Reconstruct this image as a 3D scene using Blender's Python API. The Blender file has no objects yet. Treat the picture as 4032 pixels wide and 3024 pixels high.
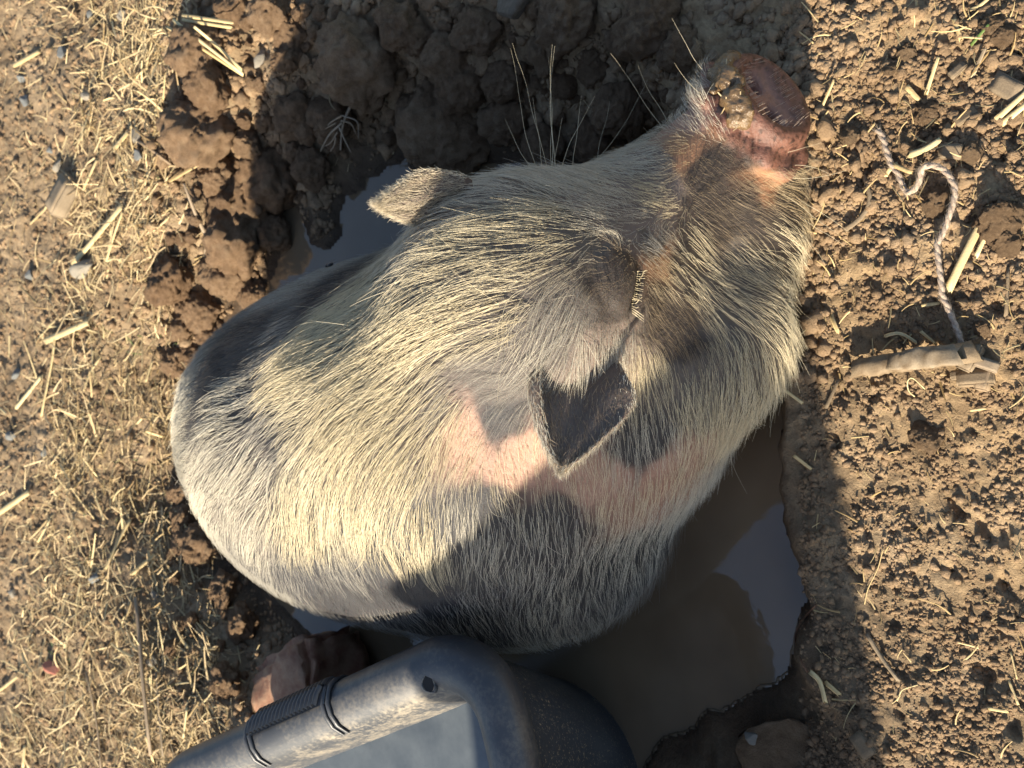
import bpy, bmesh, math, random
import numpy as np
from mathutils import Vector, Matrix, kdtree
rng = np.random.default_rng(7); random.seed(7)
scene = bpy.context.scene; col = scene.collection

# ------------------------------------------------------------------ camera
F = 4500.0; PITCH = math.radians(54); CAM = np.array([0, 0, 0.82])   # focal length in pixels of a 4032 px frame
cf = np.array([0, math.cos(PITCH), -math.sin(PITCH)]); cu = np.array([0, math.sin(PITCH), math.cos(PITCH)]); cr = np.array([1.0, 0, 0])
cam = bpy.data.cameras.new('camera'); camo = bpy.data.objects.new('camera', cam); col.objects.link(camo)
cam.sensor_width = 36; cam.lens = F / 4032 * 36; cam.clip_start = 0.02; cam.clip_end = 500
m3 = Matrix(((-cu[0], cr[0], -cf[0]), (-cu[1], cr[1], -cf[1]), (-cu[2], cr[2], -cf[2])))   # phone held on its side
camo.matrix_world = Matrix.Translation(Vector(CAM)) @ m3.to_4x4()
cam.dof.use_dof = True; cam.dof.focus_distance = 0.80; cam.dof.aperture_fstop = 13.0
scene.camera = camo
# ------------------------------------------------------------------ world, sun, exposure
SUN_EL = math.radians(25); SUN_AZ = math.radians(180 + 9)      # azimuth from +X, counter-clockwise
SUN = Vector((math.cos(SUN_EL) * math.cos(SUN_AZ), math.cos(SUN_EL) * math.sin(SUN_AZ), math.sin(SUN_EL)))
world = bpy.data.worlds.new('World'); scene.world = world; world.use_nodes = True
wn = world.node_tree; bg = wn.nodes['Background']; sky = wn.nodes.new('ShaderNodeTexSky')
sky.sky_type = 'NISHITA'; sky.sun_disc = False; sky.sun_elevation = SUN_EL; sky.sun_rotation = math.radians(90) - SUN_AZ
wn.links.new(sky.outputs[0], bg.inputs[0]); bg.inputs[1].default_value = 0.08
sl = bpy.data.lights.new('sun', 'SUN'); sl.energy = 5.0; sl.angle = math.radians(0.53); sl.color = (1.0, 0.87, 0.68)
so = bpy.data.objects.new('sun', sl); col.objects.link(so); so.rotation_euler = SUN.to_track_quat('Z', 'Y').to_euler(); so.location = SUN * 5
scene.view_settings.view_transform = 'Standard'; scene.view_settings.look = 'None'
scene.view_settings.exposure = 1.3; scene.view_settings.gamma = 1.0; scene.view_settings.use_curve_mapping = False
scene.cycles.max_bounces = 6; scene.cycles.diffuse_bounces = 3
try: scene.cycles_curves.shape = 'RIBBONS'
except Exception: pass

# ------------------------------------------------------------------ helpers
def ray(x, y):
    d = cf - ((x - 2016) / F) * cu + ((1512 - y) / F) * cr
    return d / np.linalg.norm(d)
def at(x, y, z):                       # the point of height z that the photograph shows at (x, y)
    d = ray(x, y); return CAM + d * ((z - CAM[2]) / d[2])
def ss(e0, e1, x):
    t = np.clip((x - e0) / (e1 - e0), 0, 1); return t * t * (3 - 2 * t)
def nv(v): v = np.asarray(v, float); return v / np.linalg.norm(v)
_G = rng.normal(size=(512, 3)); _G /= np.linalg.norm(_G, axis=1)[:, None]; _PERM = rng.permutation(4096)
def pn(P):                             # gradient noise, about -0.6..0.6
    P = np.asarray(P, float); i = np.floor(P).astype(np.int64); f = P - i; w = f * f * f * (f * (f * 6 - 15) + 10)
    out = np.zeros(P.shape[:-1])
    for c in range(8):
        o = np.array([c & 1, (c >> 1) & 1, (c >> 2) & 1]); q = i + o
        hsh = _PERM[(_PERM[(_PERM[q[..., 0] & 4095] + q[..., 1]) & 4095] + q[..., 2]) & 4095] & 511
        g = (_G[hsh] * (f - o)).sum(-1)
        k = np.where(o, w, 1 - w).prod(-1); out += g * k
    return out
def fbm(P, octs=4, gain=.5, lac=2.03):
    s = 0; a = 1
    for _ in range(octs): s = s + a * pn(P); P = np.asarray(P) * lac + 17.3; a *= gain
    return s
def fbm2(x, y, sc, octs=4, gain=.5, seed=0.): return fbm(np.stack([x * sc, y * sc, np.full_like(x, seed)], -1), octs, gain)
def tag(o, label=None, cat=None, group=None, kind=None):
    if label: o['label'] = label
    if cat: o['category'] = cat
    if group: o['group'] = group
    if kind: o['kind'] = kind
    return o
def mesh(name, V, Fc, smooth=True):
    me = bpy.data.meshes.new(name); V = np.asarray(V, np.float32); 
    if isinstance(Fc, np.ndarray):
        n, k = Fc.shape
        me.vertices.add(len(V)); me.vertices.foreach_set('co', V.ravel())
        me.loops.add(n * k); me.loops.foreach_set('vertex_index', Fc.astype(np.int32).ravel())
        me.polygons.add(n); me.polygons.foreach_set('loop_start', np.arange(0, n * k, k, dtype=np.int32))
        me.update(calc_edges=True)
    else: me.from_pydata(V.tolist(), [], Fc)
    if smooth: me.polygons.foreach_set('use_smooth', np.ones(len(me.polygons), bool))
    me.update(); return me
def obj(name, me, mat=None, parent=None):
    o = bpy.data.objects.new(name, me); col.objects.link(o)
    if mat and me is not None and len(me.materials) == 0: me.materials.append(mat)
    if parent: o.parent = parent
    return o
def empty(name, loc=(0, 0, 0)):
    o = bpy.data.objects.new(name, None); col.objects.link(o); o.location = loc; o.empty_display_size = .02; return o
def colattr(me, name, data):
    a = me.attributes.new(name, 'FLOAT_COLOR', 'POINT'); d = np.ones((len(me.vertices), 4), np.float32); d[:, :3] = data; a.data.foreach_set('color', d.ravel())
def fattr(me, name, data):
    a = me.attributes.new(name, 'FLOAT', 'POINT'); a.data.foreach_set('value', np.asarray(data, np.float32))
class NT:                               # small material builder
    def __init__(s, name):
        s.m = bpy.data.materials.new(name); s.m.use_nodes = True; s.t = s.m.node_tree; s.b = s.t.nodes['Principled BSDF']
    def n(s, t, **k):
        nd = s.t.nodes.new('ShaderNode' + t)
        for a, v in k.items():
            if hasattr(nd, a): setattr(nd, a, v)
            else: nd.inputs[a.replace('_', ' ')].default_value = v
        return nd
    def l(s, a, b): s.t.links.new(a, b)
    def coord(s, sc=1.0):
        c = s.n('TexCoord'); g = s.n('Mapping'); g.inputs['Scale'].default_value = (sc, sc, sc) if np.isscalar(sc) else sc; s.l(c.outputs['Object'], g.inputs[0]); return g.outputs[0]
    def noise(s, vec, sc, det=6, rough=.6, dist=0.):
        q = s.n('TexNoise'); q.inputs['Scale'].default_value = sc; q.inputs['Detail'].default_value = det; q.inputs['Roughness'].default_value = rough; q.inputs['Distortion'].default_value = dist; s.l(vec, q.inputs['Vector']); return q.outputs['Fac']
    def vor(s, vec, sc, feat='F1'):
        q = s.n('TexVoronoi', feature=feat); q.inputs['Scale'].default_value = sc; s.l(vec, q.inputs['Vector']); return q.outputs['Distance']
    def ramp(s, fac, stops):
        q = s.n('ValToRGB'); e = q.color_ramp.elements
        while len(e) < len(stops): e.new(.5)
        for el, (p, c) in zip(e, stops): el.position = p; el.color = (*c, 1) if len(c) == 3 else c
        s.l(fac, q.inputs[0]); return q.outputs[0]
    def mix(s, fac, a, b, mode='MIX'):
        q = s.n('Mix', data_type='RGBA', blend_type=mode)
        for i, v in ((0, fac), (6, a), (7, b)):
            if isinstance(v, (int, float)): q.inputs[i].default_value = v
            elif isinstance(v, tuple): q.inputs[i].default_value = (*v, 1)
            else: s.l(v, q.inputs[i])
        return q.outputs[2]
    def math(s, op, a, b=0., clamp=False):
        q = s.n('Math', operation=op, use_clamp=clamp)
        for i, v in ((0, a), (1, b)):
            if isinstance(v, (int, float)): q.inputs[i].default_value = v
            else: s.l(v, q.inputs[i])
        return q.outputs[0]
    def attr(s, name, out='Color'):
        q = s.n('Attribute'); q.attribute_name = name; return q.outputs[out]
    def bump(s, h, strength=.5, dist=.002, prev=None):
        q = s.n('Bump'); q.inputs['Strength'].default_value = strength; q.inputs['Distance'].default_value = dist; s.l(h, q.inputs['Height'])
        if prev: s.l(prev, q.inputs['Normal'])
        return q.outputs[0]
    def set(s, **k):
        for a, v in k.items():
            i = s.b.inputs[a.replace('_', ' ')]
            if hasattr(v, 'links') or isinstance(v, bpy.types.NodeSocket): s.l(v, i)
            elif isinstance(v, tuple) and len(v) == 3: i.default_value = (*v, 1)
            else: i.default_value = v
        return s.m
def objrand(M): return M.n('ObjectInfo').outputs['Random']

# ------------------------------------------------------------------ materials
def soil(name, ca, cb, cc, sc=1.0, wet=False, rnd=False):
    M = NT(name); v = M.coord(sc)
    n1 = M.noise(v, 14, 8, .65); n2 = M.noise(v, 160, 6, .7); n3 = M.noise(v, 620, 4, .7)
    c = M.ramp(n1, [(.30, ca), (.52, cb), (.72, cc)])
    c = M.mix(.55, c, M.ramp(n2, [(.28, (.25, .22, .2)), (.5, (.62, .6, .58)), (.75, (1, .98, .92))]), 'MULTIPLY')
    c = M.mix(M.math('MULTIPLY', M.math('GREATER_THAN', M.noise(v, 900, 2, .5), .72), .6), c, (.55, .47, .36))
    if rnd: c = M.mix(M.math('MULTIPLY', objrand(M), .5), c, M.mix(1.0, c, (.62, .55, .5), 'MULTIPLY'))
    rough = .93
    if wet:
        w = M.attr('wet', 'Fac'); c = M.mix(w, c, M.mix(1.0, c, (.30, .27, .26), 'MULTIPLY'))
        c = M.mix(M.attr('dry', 'Fac'), c, M.mix(1.0, c, (1.28, 1.22, 1.12), 'MULTIPLY'))
        rough = M.math('SUBTRACT', .95, M.math('MULTIPLY', w, .5))
    h = M.math('ADD', M.math('MULTIPLY', n2, 1.0), M.math('MULTIPLY', n3, .45))
    return M.set(Base_Color=c, Roughness=rough, Normal=M.bump(h, .9, .0035 if not rnd else .006), Specular_IOR_Level=.25)
MAT = {}
MAT['ground'] = soil('packed_soil', (0.204, 0.146, 0.090), (0.340, 0.255, 0.160), (0.468, 0.361, 0.238), wet=True)
MAT['crumb'] = soil('soil_crumbs', (0.221, 0.149, 0.089), (0.357, 0.251, 0.153), (0.493, 0.365, 0.238), 1.0)
MAT['clod'] = soil('soil_clods', (0.246, 0.162, 0.095), (0.391, 0.265, 0.162), (0.510, 0.374, 0.242), .2, rnd=True)
MAT['greyclod'] = soil('grey_clods', (.24, .20, .155), (.36, .30, .235), (.5, .43, .345), .2, rnd=True)
MAT['nearclod'] = soil('near_clods', (0.221, 0.149, 0.089), (0.357, 0.251, 0.153), (0.493, 0.365, 0.238), .2, rnd=True)
def strawmat(name, ca, cb, rough=.55):
    M = NT(name); v = M.coord((900, 900, 900)); r = objrand(M)
    a = M.attr('shade', 'Fac')
    st = M.noise(v, 1.0, 3, .6)
    c = M.mix(st, ca, cb); c = M.mix(M.math('MULTIPLY', r, .6), c, M.mix(1.0, c, (.72, .6, .45), 'MULTIPLY')); c = M.mix(a, c, M.mix(1.0, c, (.45, .38, .3), 'MULTIPLY'))
    return M.set(Base_Color=c, Roughness=rough, Normal=M.bump(st, .5, .0006), Specular_IOR_Level=.4)
MAT['straw'] = strawmat('pale_straw', (.62, .50, .25), (.80, .69, .42))
MAT['chaff'] = strawmat('dry_chaff', (.52, .41, .22), (.78, .65, .41))
MAT['wood'] = strawmat('weathered_wood', (.16, .125, .085), (.36, .30, .215), .8)
MAT['root'] = strawmat('dead_root', (.22, .17, .12), (.40, .33, .24), .8)
MAT['darkroot'] = strawmat('red_root', (.10, .05, .03), (.2, .11, .06), .6)
def stonemat(name, ca, cb):
    M = NT(name); v = M.coord(); n = M.noise(v, 60, 8, .65); n2 = M.noise(v, 500, 4, .6)
    c = M.mix(M.ramp(n, [(.3, (0, 0, 0)), (.7, (1, 1, 1))]), ca, cb); c = M.mix(M.math('MULTIPLY', objrand(M), .35), c, M.mix(1.0, c, (.6, .6, .62), 'MULTIPLY'))
    return M.set(Base_Color=c, Roughness=.8, Normal=M.bump(M.math('ADD', n, M.math('MULTIPLY', n2, .3)), .6, .002))
MAT['stone'] = stonemat('grey_stone', (.20, .18, .145), (.38, .345, .28))
MAT['bluestone'] = stonemat('blue_grey_stone', (.11, .12, .125), (.24, .25, .24))
MAT['brick'] = stonemat('red_brick', (.22, .085, .05), (.42, .27, .17))
MAT['redstone'] = stonemat('red_pebble', (.38, .11, .07), (.52, .24, .17))
M = NT('muddy_water'); v = M.coord(); n = M.noise(v, 9, 3, .5); n2 = M.noise(v, 45, 3, .5)
MAT['water'] = M.set(Base_Color=M.ramp(n, [(.3, (.13, .092, .056)), (.7, (.20, .145, .09))]), Roughness=.035, IOR=1.5, Specular_IOR_Level=1.0,
                     Normal=M.bump(M.math('ADD', n, M.math('MULTIPLY', n2, .12)), .22, .01))
M = NT('tub_rubber'); v = M.coord(); n = M.noise(v, 22, 8, .65); n2 = M.noise(v, 260, 4, .7); n3 = M.noise(M.coord((30, 30, 500)), 1.6, 4, .6)
dust = M.ramp(M.math('ADD', M.math('MULTIPLY', n, .6), M.math('MULTIPLY', n2, .45)), [(.50, (0, 0, 0)), (.64, (1, 1, 1))])
c = M.mix(n, (.030, .033, .038), (.062, .068, .078)); c = M.mix(M.math('MULTIPLY', M.math('MULTIPLY', dust, M.attr('dust', 'Fac')), .75), c, (.36, .31, .23))
spk = M.math('MULTIPLY', M.math('LESS_THAN', M.vor(M.mix(.12, v, M.n('TexNoise', Scale=40.0).outputs['Color']), 75), .20), M.attr('speck', 'Fac')); c = M.mix(spk, c, (.36, .29, .19))
MAT['tub'] = M.set(Base_Color=c, Roughness=M.math('ADD', .36, M.math('MULTIPLY', n2, .22)), Normal=M.bump(M.math('ADD', n2, n3), .22, .001), Specular_IOR_Level=.7)
M = NT('painted_hole_shade'); MAT['dark'] = M.set(Base_Color=(.012, .012, .013), Roughness=.8)  # near-black colour that paints the shade inside the tub's hole
M = NT('pig_skin'); v = M.coord(); n = M.noise(v, 300, 5, .65); n2 = M.noise(v, 1100, 3, .6); wt = M.attr('wetskin', 'Fac')
c = M.mix(M.math('MULTIPLY', n, .8), M.attr('skin'), M.mix(1.0, M.attr('skin'), (.45, .4, .4), 'MULTIPLY'))
MAT['skin'] = M.set(Base_Color=c, Roughness=M.math('SUBTRACT', .62, M.math('MULTIPLY', wt, .38)), Subsurface_Weight=.08, Subsurface_Scale=.004,
                    Normal=M.bump(M.math('ADD', n, M.math('MULTIPLY', n2, .5)), .55, .0018), Specular_IOR_Level=.45)
M = NT('wet_mud'); v = M.coord(); n = M.noise(v, 140, 6, .65)
MAT['mud'] = M.set(Base_Color=M.ramp(n, [(.3, (.085, .05, .024)), (.7, (.20, .13, .062))]), Roughness=.22, Normal=M.bump(n, .8, .003), Specular_IOR_Level=.7)
M = NT('twine'); v = M.coord(); n = M.noise(v, 500, 4, .7)
MAT['twine'] = M.set(Base_Color=M.ramp(n, [(.3, (.27, .20, .15)), (.7, (.56, .46, .36))]), Roughness=.9, Normal=M.bump(n, .8, .001))
def hairmat(name, rough=.45):
    M = NT(name); hi = M.n('HairInfo'); c = M.attr('tint')
    c = M.mix(M.math('MULTIPLY', hi.outputs['Random'], .45), c, M.mix(1.0, c, (.70, .64, .54), 'MULTIPLY'))
    m = M.set(Base_Color=c, Roughness=rough, Specular_IOR_Level=.35)
    tr = M.n('BsdfTranslucent'); M.l(c, tr.inputs[0]); mx = M.n('MixShader'); mx.inputs[0].default_value = .22
    M.l(M.b.outputs[0], mx.inputs[1]); M.l(tr.outputs[0], mx.inputs[2]); M.l(mx.outputs[0], M.t.nodes['Material Output'].inputs[0])
    return m
MAT['hair'] = hairmat('pig_hair')
M = NT('fly'); MAT['fly'] = M.set(Base_Color=(.012, .012, .014), Roughness=.35)
M = NT('grass'); MAT['grass'] = M.set(Base_Color=(.10, .16, .035), Roughness=.6)

# ------------------------------------------------------------------ ground
ZW = -0.065
shore_px = [(3100, 1500), (3085, 1750), (3100, 2000), (3120, 2100), (3160, 2200), (3190, 2310), (3203, 2345), (3172, 2385), (3150, 2450), (3128, 2560), (3112, 2645), (3060, 2692), (2980, 2722),
            (2900, 2772), (2850, 2802), (2790, 2798), (2740, 2862), (2690, 2892), (2620, 2902), (2560, 2990), (2500, 3100), (2350, 3300), (1950, 3350), (1700, 3000), (1480, 2700), (1200, 2480), (900, 2180),
            (760, 1900), (780, 1500), (930, 1250), (1075, 1080), (1118, 930), (1112, 830), (1160, 800), (1195, 860), (1230, 960), (1290, 985), (1340, 930), (1335, 830), (1360, 770), (1430, 742), (1440, 700), (1490, 690), (1520, 655), (1570, 640), (1600, 605),
            (1625, 680), (1800, 640), (2200, 640), (2600, 700), (2800, 900), (3000, 1250)]
SH = np.array([at(x, y, ZW)[:2] for x, y in shore_px])
def shore(x, y):                       # signed distance to the water's edge, positive on land
    p = np.stack([x, y], -1); d2 = np.full(x.shape, 1e9); ins = np.zeros(x.shape, bool); n = len(SH)
    for i in range(n):
        A = SH[i]; B = SH[(i + 1) % n]; e = B - A; w = p - A; t = np.clip((w @ e) / (e @ e), 0, 1); q = w - t[..., None] * e
        d2 = np.minimum(d2, (q ** 2).sum(-1))
        c = ((A[1] > y) != (B[1] > y)) & (x < (B[0] - A[0]) * (y - A[1]) / (B[1] - A[1] + 1e-12) + A[0]); ins ^= c
    d = np.sqrt(d2); return np.where(ins, -d, d)
def height(x, y, fine=True):
    x = np.asarray(x, float); y = np.asarray(y, float); s = shore(x, y)
    near = (1 - ss(.40, .50, y)) * ss(-.30, -.20, x)
    w = .15 - .122 * near
    s2 = s + .006 * fbm2(x, y, 40, 3, .5, 3.1) * ss(0.0, .02, np.abs(s))
    z0 = .012 * fbm2(x, y, 5, 2, .5, 9.) + .012 * ss(.12, .34, x) * ss(.42, .6, y) + .004 * ss(.7, 1.1, y)
    z0 = z0 * ss(0, .05, s) + .0
    up = ss(0, 1, np.clip(s2 / w, 0, 1) * .9 + .1 * (s2 > 0)) * (s2 > 0)
    H = np.where(s2 > 0, ZW + .002 + (z0 - ZW) * up, ZW - .055 * ss(0, .08, -s2))
    # the spoil heap thrown up on the far right of the wallow
    land = ss(.004, .05, s)
    heap = ss(.10, .25, x) * ss(.40, .50, y) * (1 - ss(1.0, 1.25, y))
    rough = .25 + .75 * np.maximum(heap, .55 * ss(.75, .9, y) * (1 - ss(1.0, 1.25, y)))
    if fine:
        H = H + land * (rough * .016 * fbm2(x, y, 22, 4, .55, 5.) + .0045 * fbm2(x, y, 75, 4, .6, 2.) + .0026 * fbm2(x, y, 300, 3, .7, 8.))
        pits = fbm2(x, y, 48, 2, .5, 21.); H = H - land * .007 * ss(.25, .5, pits) * (1 - ss(.7, .9, y))
        H = np.where((s2 > .003), np.maximum(H, ZW + .004), H)
    return H
def axis(parts, lim, grow=1.35):
    a = np.concatenate([np.arange(p, q, st) for p, q, st in parts]); st0 = parts[0][2]; st1 = parts[-1][2]
    lo = []; v = a[0]; st = st0
    while v > -lim: st *= grow; v -= st; lo.append(v)
    hi = []; v = a[-1]; st = st1
    while v < lim: st *= grow; v += st; hi.append(v)
    return np.concatenate([lo[::-1], a, hi])
GX = axis([(-.62, .62, .0031)], 80); GY = axis([(.08, .75, .0028), (.75, 1.75, .0042)], 80)
X, Y = np.meshgrid(GX, GY, indexing='ij'); HZ = height(X, Y)
def gz(x, y):                          # height of the finished ground
    i = np.clip(np.searchsorted(GX, x) - 1, 0, len(GX) - 2); j = np.clip(np.searchsorted(GY, y) - 1, 0, len(GY) - 2)
    fx = (x - GX[i]) / (GX[i + 1] - GX[i]); fy = (y - GY[j]) / (GY[j + 1] - GY[j])
    return (HZ[i, j] * (1 - fx) + HZ[i + 1, j] * fx) * (1 - fy) + (HZ[i, j + 1] * (1 - fx) + HZ[i + 1, j + 1] * fx) * fy
def on(x, y, lift=0., z=0.):           # point on the ground seen at pixel (x, y)
    for _ in range(12):
        p = at(x, y, z + lift); z = float(gz(p[0], p[1]))
    return np.array([*at(x, y, z + lift)[:2], z])
nx, ny = X.shape; idx = np.arange(nx * ny).reshape(nx, ny)
gme = mesh('ground', np.stack([X, Y, HZ], -1).reshape(-1, 3), np.stack([idx[:-1, :-1], idx[1:, :-1], idx[1:, 1:], idx[:-1, 1:]], -1).reshape(-1, 4))
S = shore(X, Y); wet = (1 - ss(.004, .05, S + .02 * fbm2(X, Y, 30, 3, .5, 4.))) * 1.0
wet = np.maximum(wet, .75 * (1 - ss(.02, .13, S + .05 * fbm2(X, Y, 18, 3, .5, 14.))) * (1 - ss(-.22, -.12, X)) * (1 - ss(.5, .6, Y)))
fattr(gme, 'wet', wet.ravel()); fattr(gme, 'dry', (ss(.45, .75, X * .8 + .0 - Y + .9) * 1.0).ravel())
tag(obj('ground', gme, MAT['ground']), kind='structure')
wx = np.linspace(-.62, .34, 50); wy = np.linspace(.2, 1.12, 50); A, B = np.meshgrid(wx, wy, indexing='ij'); ii = np.arange(2500).reshape(50, 50)
tag(obj('wallow_water', mesh('wallow_water', np.stack([A, B, np.full_like(A, ZW)], -1).reshape(-1, 3), np.stack([ii[:-1, :-1], ii[1:, :-1], ii[1:, 1:], ii[:-1, 1:]], -1).reshape(-1, 4)), MAT['water']), kind='structure')

ed = SH[6:21]; u = np.linspace(0, len(ed) - 1, 260); i0 = np.clip(u.astype(int), 0, len(ed) - 2); q = ed[i0] * (1 - (u - i0))[:, None] + ed[i0 + 1] * (u - i0)[:, None]; q = q + np.stack([fbm2(q[:, 0], q[:, 1], 90, 3, .6, 3. + k) for k in range(2)], -1) * .004
T = np.gradient(q, axis=0); T /= np.linalg.norm(T, axis=1)[:, None]; Nn = np.stack([-T[:, 1], T[:, 0]], -1); rw = .0022 * (1 + .8 * fbm2(q[:, 0], q[:, 1], 60, 2, .5, 12.)); vs = []
for k in range(5): a = math.pi * k / 4; vs.append(np.c_[q + Nn * (math.cos(a) * rw)[:, None], ZW + .0003 + math.sin(a) * rw * .7])
V = np.stack(vs, 1).reshape(-1, 3); tag(obj('water_edge', mesh('water_edge', V, np.array([(5 * j + k, 5 * j + k + 1, 5 * j + k + 6, 5 * j + k + 5) for j in range(259) for k in range(4)])), MAT['water']), kind='structure')

# ------------------------------------------------------------------ the pig: one signed-distance body
a_ = nv([.48, -.87, -.05]); r_ = np.array([-.875, -.475, -.06]); r_ = nv(r_ - a_ * (r_ @ a_)); h_ = np.cross(r_, a_)
HB = np.stack([a_, r_, h_]); O_ = np.array([.075, .455, .13])
def hp(x, y, z): return O_ + a_ * x + r_ * y + h_ * z
DISC = at(3022, 392, .066); da = nv([.42, -.76, .34]); dr = nv(r_ - da * (r_ @ da)); dh = np.cross(dr, da); DB = np.stack([da, dr, dh])
def dp(x, y, z): return DISC + da * x + dr * y + dh * z
I3 = np.eye(3)
def rz(t): c, s = math.cos(t), math.sin(t); return np.array([[c, s, 0], [-s, c, 0], [0, 0, 1.]])
PR = []
def E_(c, rad, B=I3, k=.038, op='+'): PR.append(('e', np.array(c, float), np.array(rad, float), B, k, op))
def C_(p, q, r1, r2, k=.03, op='+'): PR.append(('c', np.array(p, float), np.array(q, float), (r1, r2), k, op))
E_((-.0505, .6715, .0245), (.167, .2348, .2005), rz(.05))
E_((-.0579, .8038, -.0338), (.1605, .1604, .1586))
E_((-.0268, .5673, .0957), (.1347, .1485, .1588), rz(-.3))
E_((-.138, .5852, -.0187), (.0923, .1277, .1174), rz(.3))
E_((.0717, .5938, -.031), (.0894, .1284, .1168))
E_((-.03, .80, .07), (.075, .105, .075), I3, .06)
E_((.05, .4773, .1473), (.1027, .0984, .0995), HB)
E_((.0107, .4879, .0841), (.1182, .1173, .0995), HB)
E_((.0147, .3981, .055), (.084, .0594, .0697), HB)
E_((.1262, .4713, .0297), (.0786, .0487, .0634), HB)
E_((-.0267, .4862, .0146), (.0852, .0957, .0986))
E_((.1158, .352, .0309), (.0613, .0345, .0447), rz(-.1), .03)
C_(hp(.05, 0, -.03), DISC - a_ * .032 - h_ * .004, .056, .030, .04)
C_(hp(.04, .015, -.085), DISC - a_ * .035 + r_ * .010 - h_ * .028, .055, .026, .03)
# snout: wrinkles behind the rim, disc, raised rim, nostrils
for i, (x, y, z, s) in enumerate([(-.016, -.014, .034, .010), (-.022, .002, .036, .010), (-.017, .014, .034, .008), (-.026, -.022, .030, .010), (-.030, .014, .036, .010), (-.012, .004, .036, .007),
                                  (-.014, .034, .018, .012), (-.018, .042, .002, .013), (-.015, .036, -.014, .012), (-.016, -.034, .016, .011)]):
    E_(dp(x, y, z), (s * .75, s * 1.15, s), DB, .006)
E_(dp(-.008, 0, 0), (.012, .033, .029), DB, .012)
PR.append(('t', DISC, (.0315, .0270), DB, .008, '+', .0070))
PR.append(('t', DISC - da * .0105, (.0345, .0300), DB, .003, '-', .0026))
PR.append(('t', DISC - da * .0185, (.0320, .0275), DB, .006, '+', .0060))
PR.append(('t', DISC - da * .0265, (.0360, .0310), DB, .003, '-', .0022))
E_(dp(.010, 0, .0), (.009, .025, .018), DB, .008, '-')
E_(dp(.001, .0, -.016), (.004, .020, .006), DB, .006)
for s in (-1, 1): E_(dp(-.001, .015 * s, .004), (.011, .0095, .0050), DB, .006, '-')
# right eye: lids closed over the ball, folds above and below, with the slit cut in
def hitpoint(x, y):
    d = ray(x, y); t = np.linspace(.4, 1.6, 1500); Q = CAM + t[:, None] * d; s = sdf(Q); i = int(np.argmax(s < 0)); return Q[i]
def sdf(Xp):
    d = None
    for p in PR:
        if p[0] == 'e':
            _, c, rad, B, k, op = p; q = (Xp - c) @ B.T
            k0 = np.sqrt(((q / rad) ** 2).sum(-1)); k1 = np.sqrt(((q / rad ** 2) ** 2).sum(-1)) + 1e-9; s = k0 * (k0 - 1) / k1
        elif p[0] == 'c':
            _, p0, p1, (r1, r2), k, op = p; v = p1 - p0; w = Xp - p0; t = np.clip((w @ v) / (v @ v), 0, 1); s = np.sqrt(((w - t[..., None] * v) ** 2).sum(-1)) - (r1 + (r2 - r1) * t)
        else:
            _, c, (ra, rb), B, k, op, tr = p; q = (Xp - c) @ B.T; rho = np.sqrt((q[..., 1] / ra) ** 2 + (q[..., 2] / rb) ** 2)
            s = np.sqrt(q[..., 0] ** 2 + ((rho - 1) * (ra + rb) / 2) ** 2) - tr
        if d is None: d = s
        elif op == '+': hh = np.clip(.5 + .5 * (d - s) / k, 0, 1); d = d * (1 - hh) + s * hh - k * hh * (1 - hh)
        else: s = -s; hh = np.clip(.5 - .5 * (d - s) / k, 0, 1); d = d * (1 - hh) + s * hh + k * hh * (1 - hh)
    return d
def grad(Xp, e=.0015):
    g = np.stack([sdf(Xp + np.eye(3)[i] * e) - sdf(Xp - np.eye(3)[i] * e) for i in range(3)], -1); return g / (np.linalg.norm(g, axis=-1, keepdims=True) + 1e-9)
EYE = hitpoint(2480, 1140); EN = grad(EYE[None])[0]
img_r = -cu; img_d = -cr                                        # image right and image down as world directions
es = nv(img_d * .93 - img_r * .28); es = nv(es - EN * (es @ EN)); et = np.cross(EN, es); et = et if et @ img_r > 0 else -et   # along the slit / across it
EB = np.stack([es, et, EN])
def ep(s, t, n): return EYE + es * s + et * t + EN * n
E_(ep(-.002, -.001, -.008), (.022, .017, .016), EB, .012)
E_(ep(-.004, -.012, .002), (.018, .006, .005), EB, .006); E_(ep(.0, .013, -.001), (.017, .005, .004), EB, .006)
E_(ep(-.010, -.021, -.001), (.016, .005, .004), EB, .007); E_(ep(.002, .022, -.003), (.018, .004, .0035), EB, .007)
E_(ep(-.022, .006, -.002), (.010, .008, .006), EB, .006)
E_(ep(.0, .0005, .008), (.019, .0018, .009), EB, .003, '-')
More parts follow.
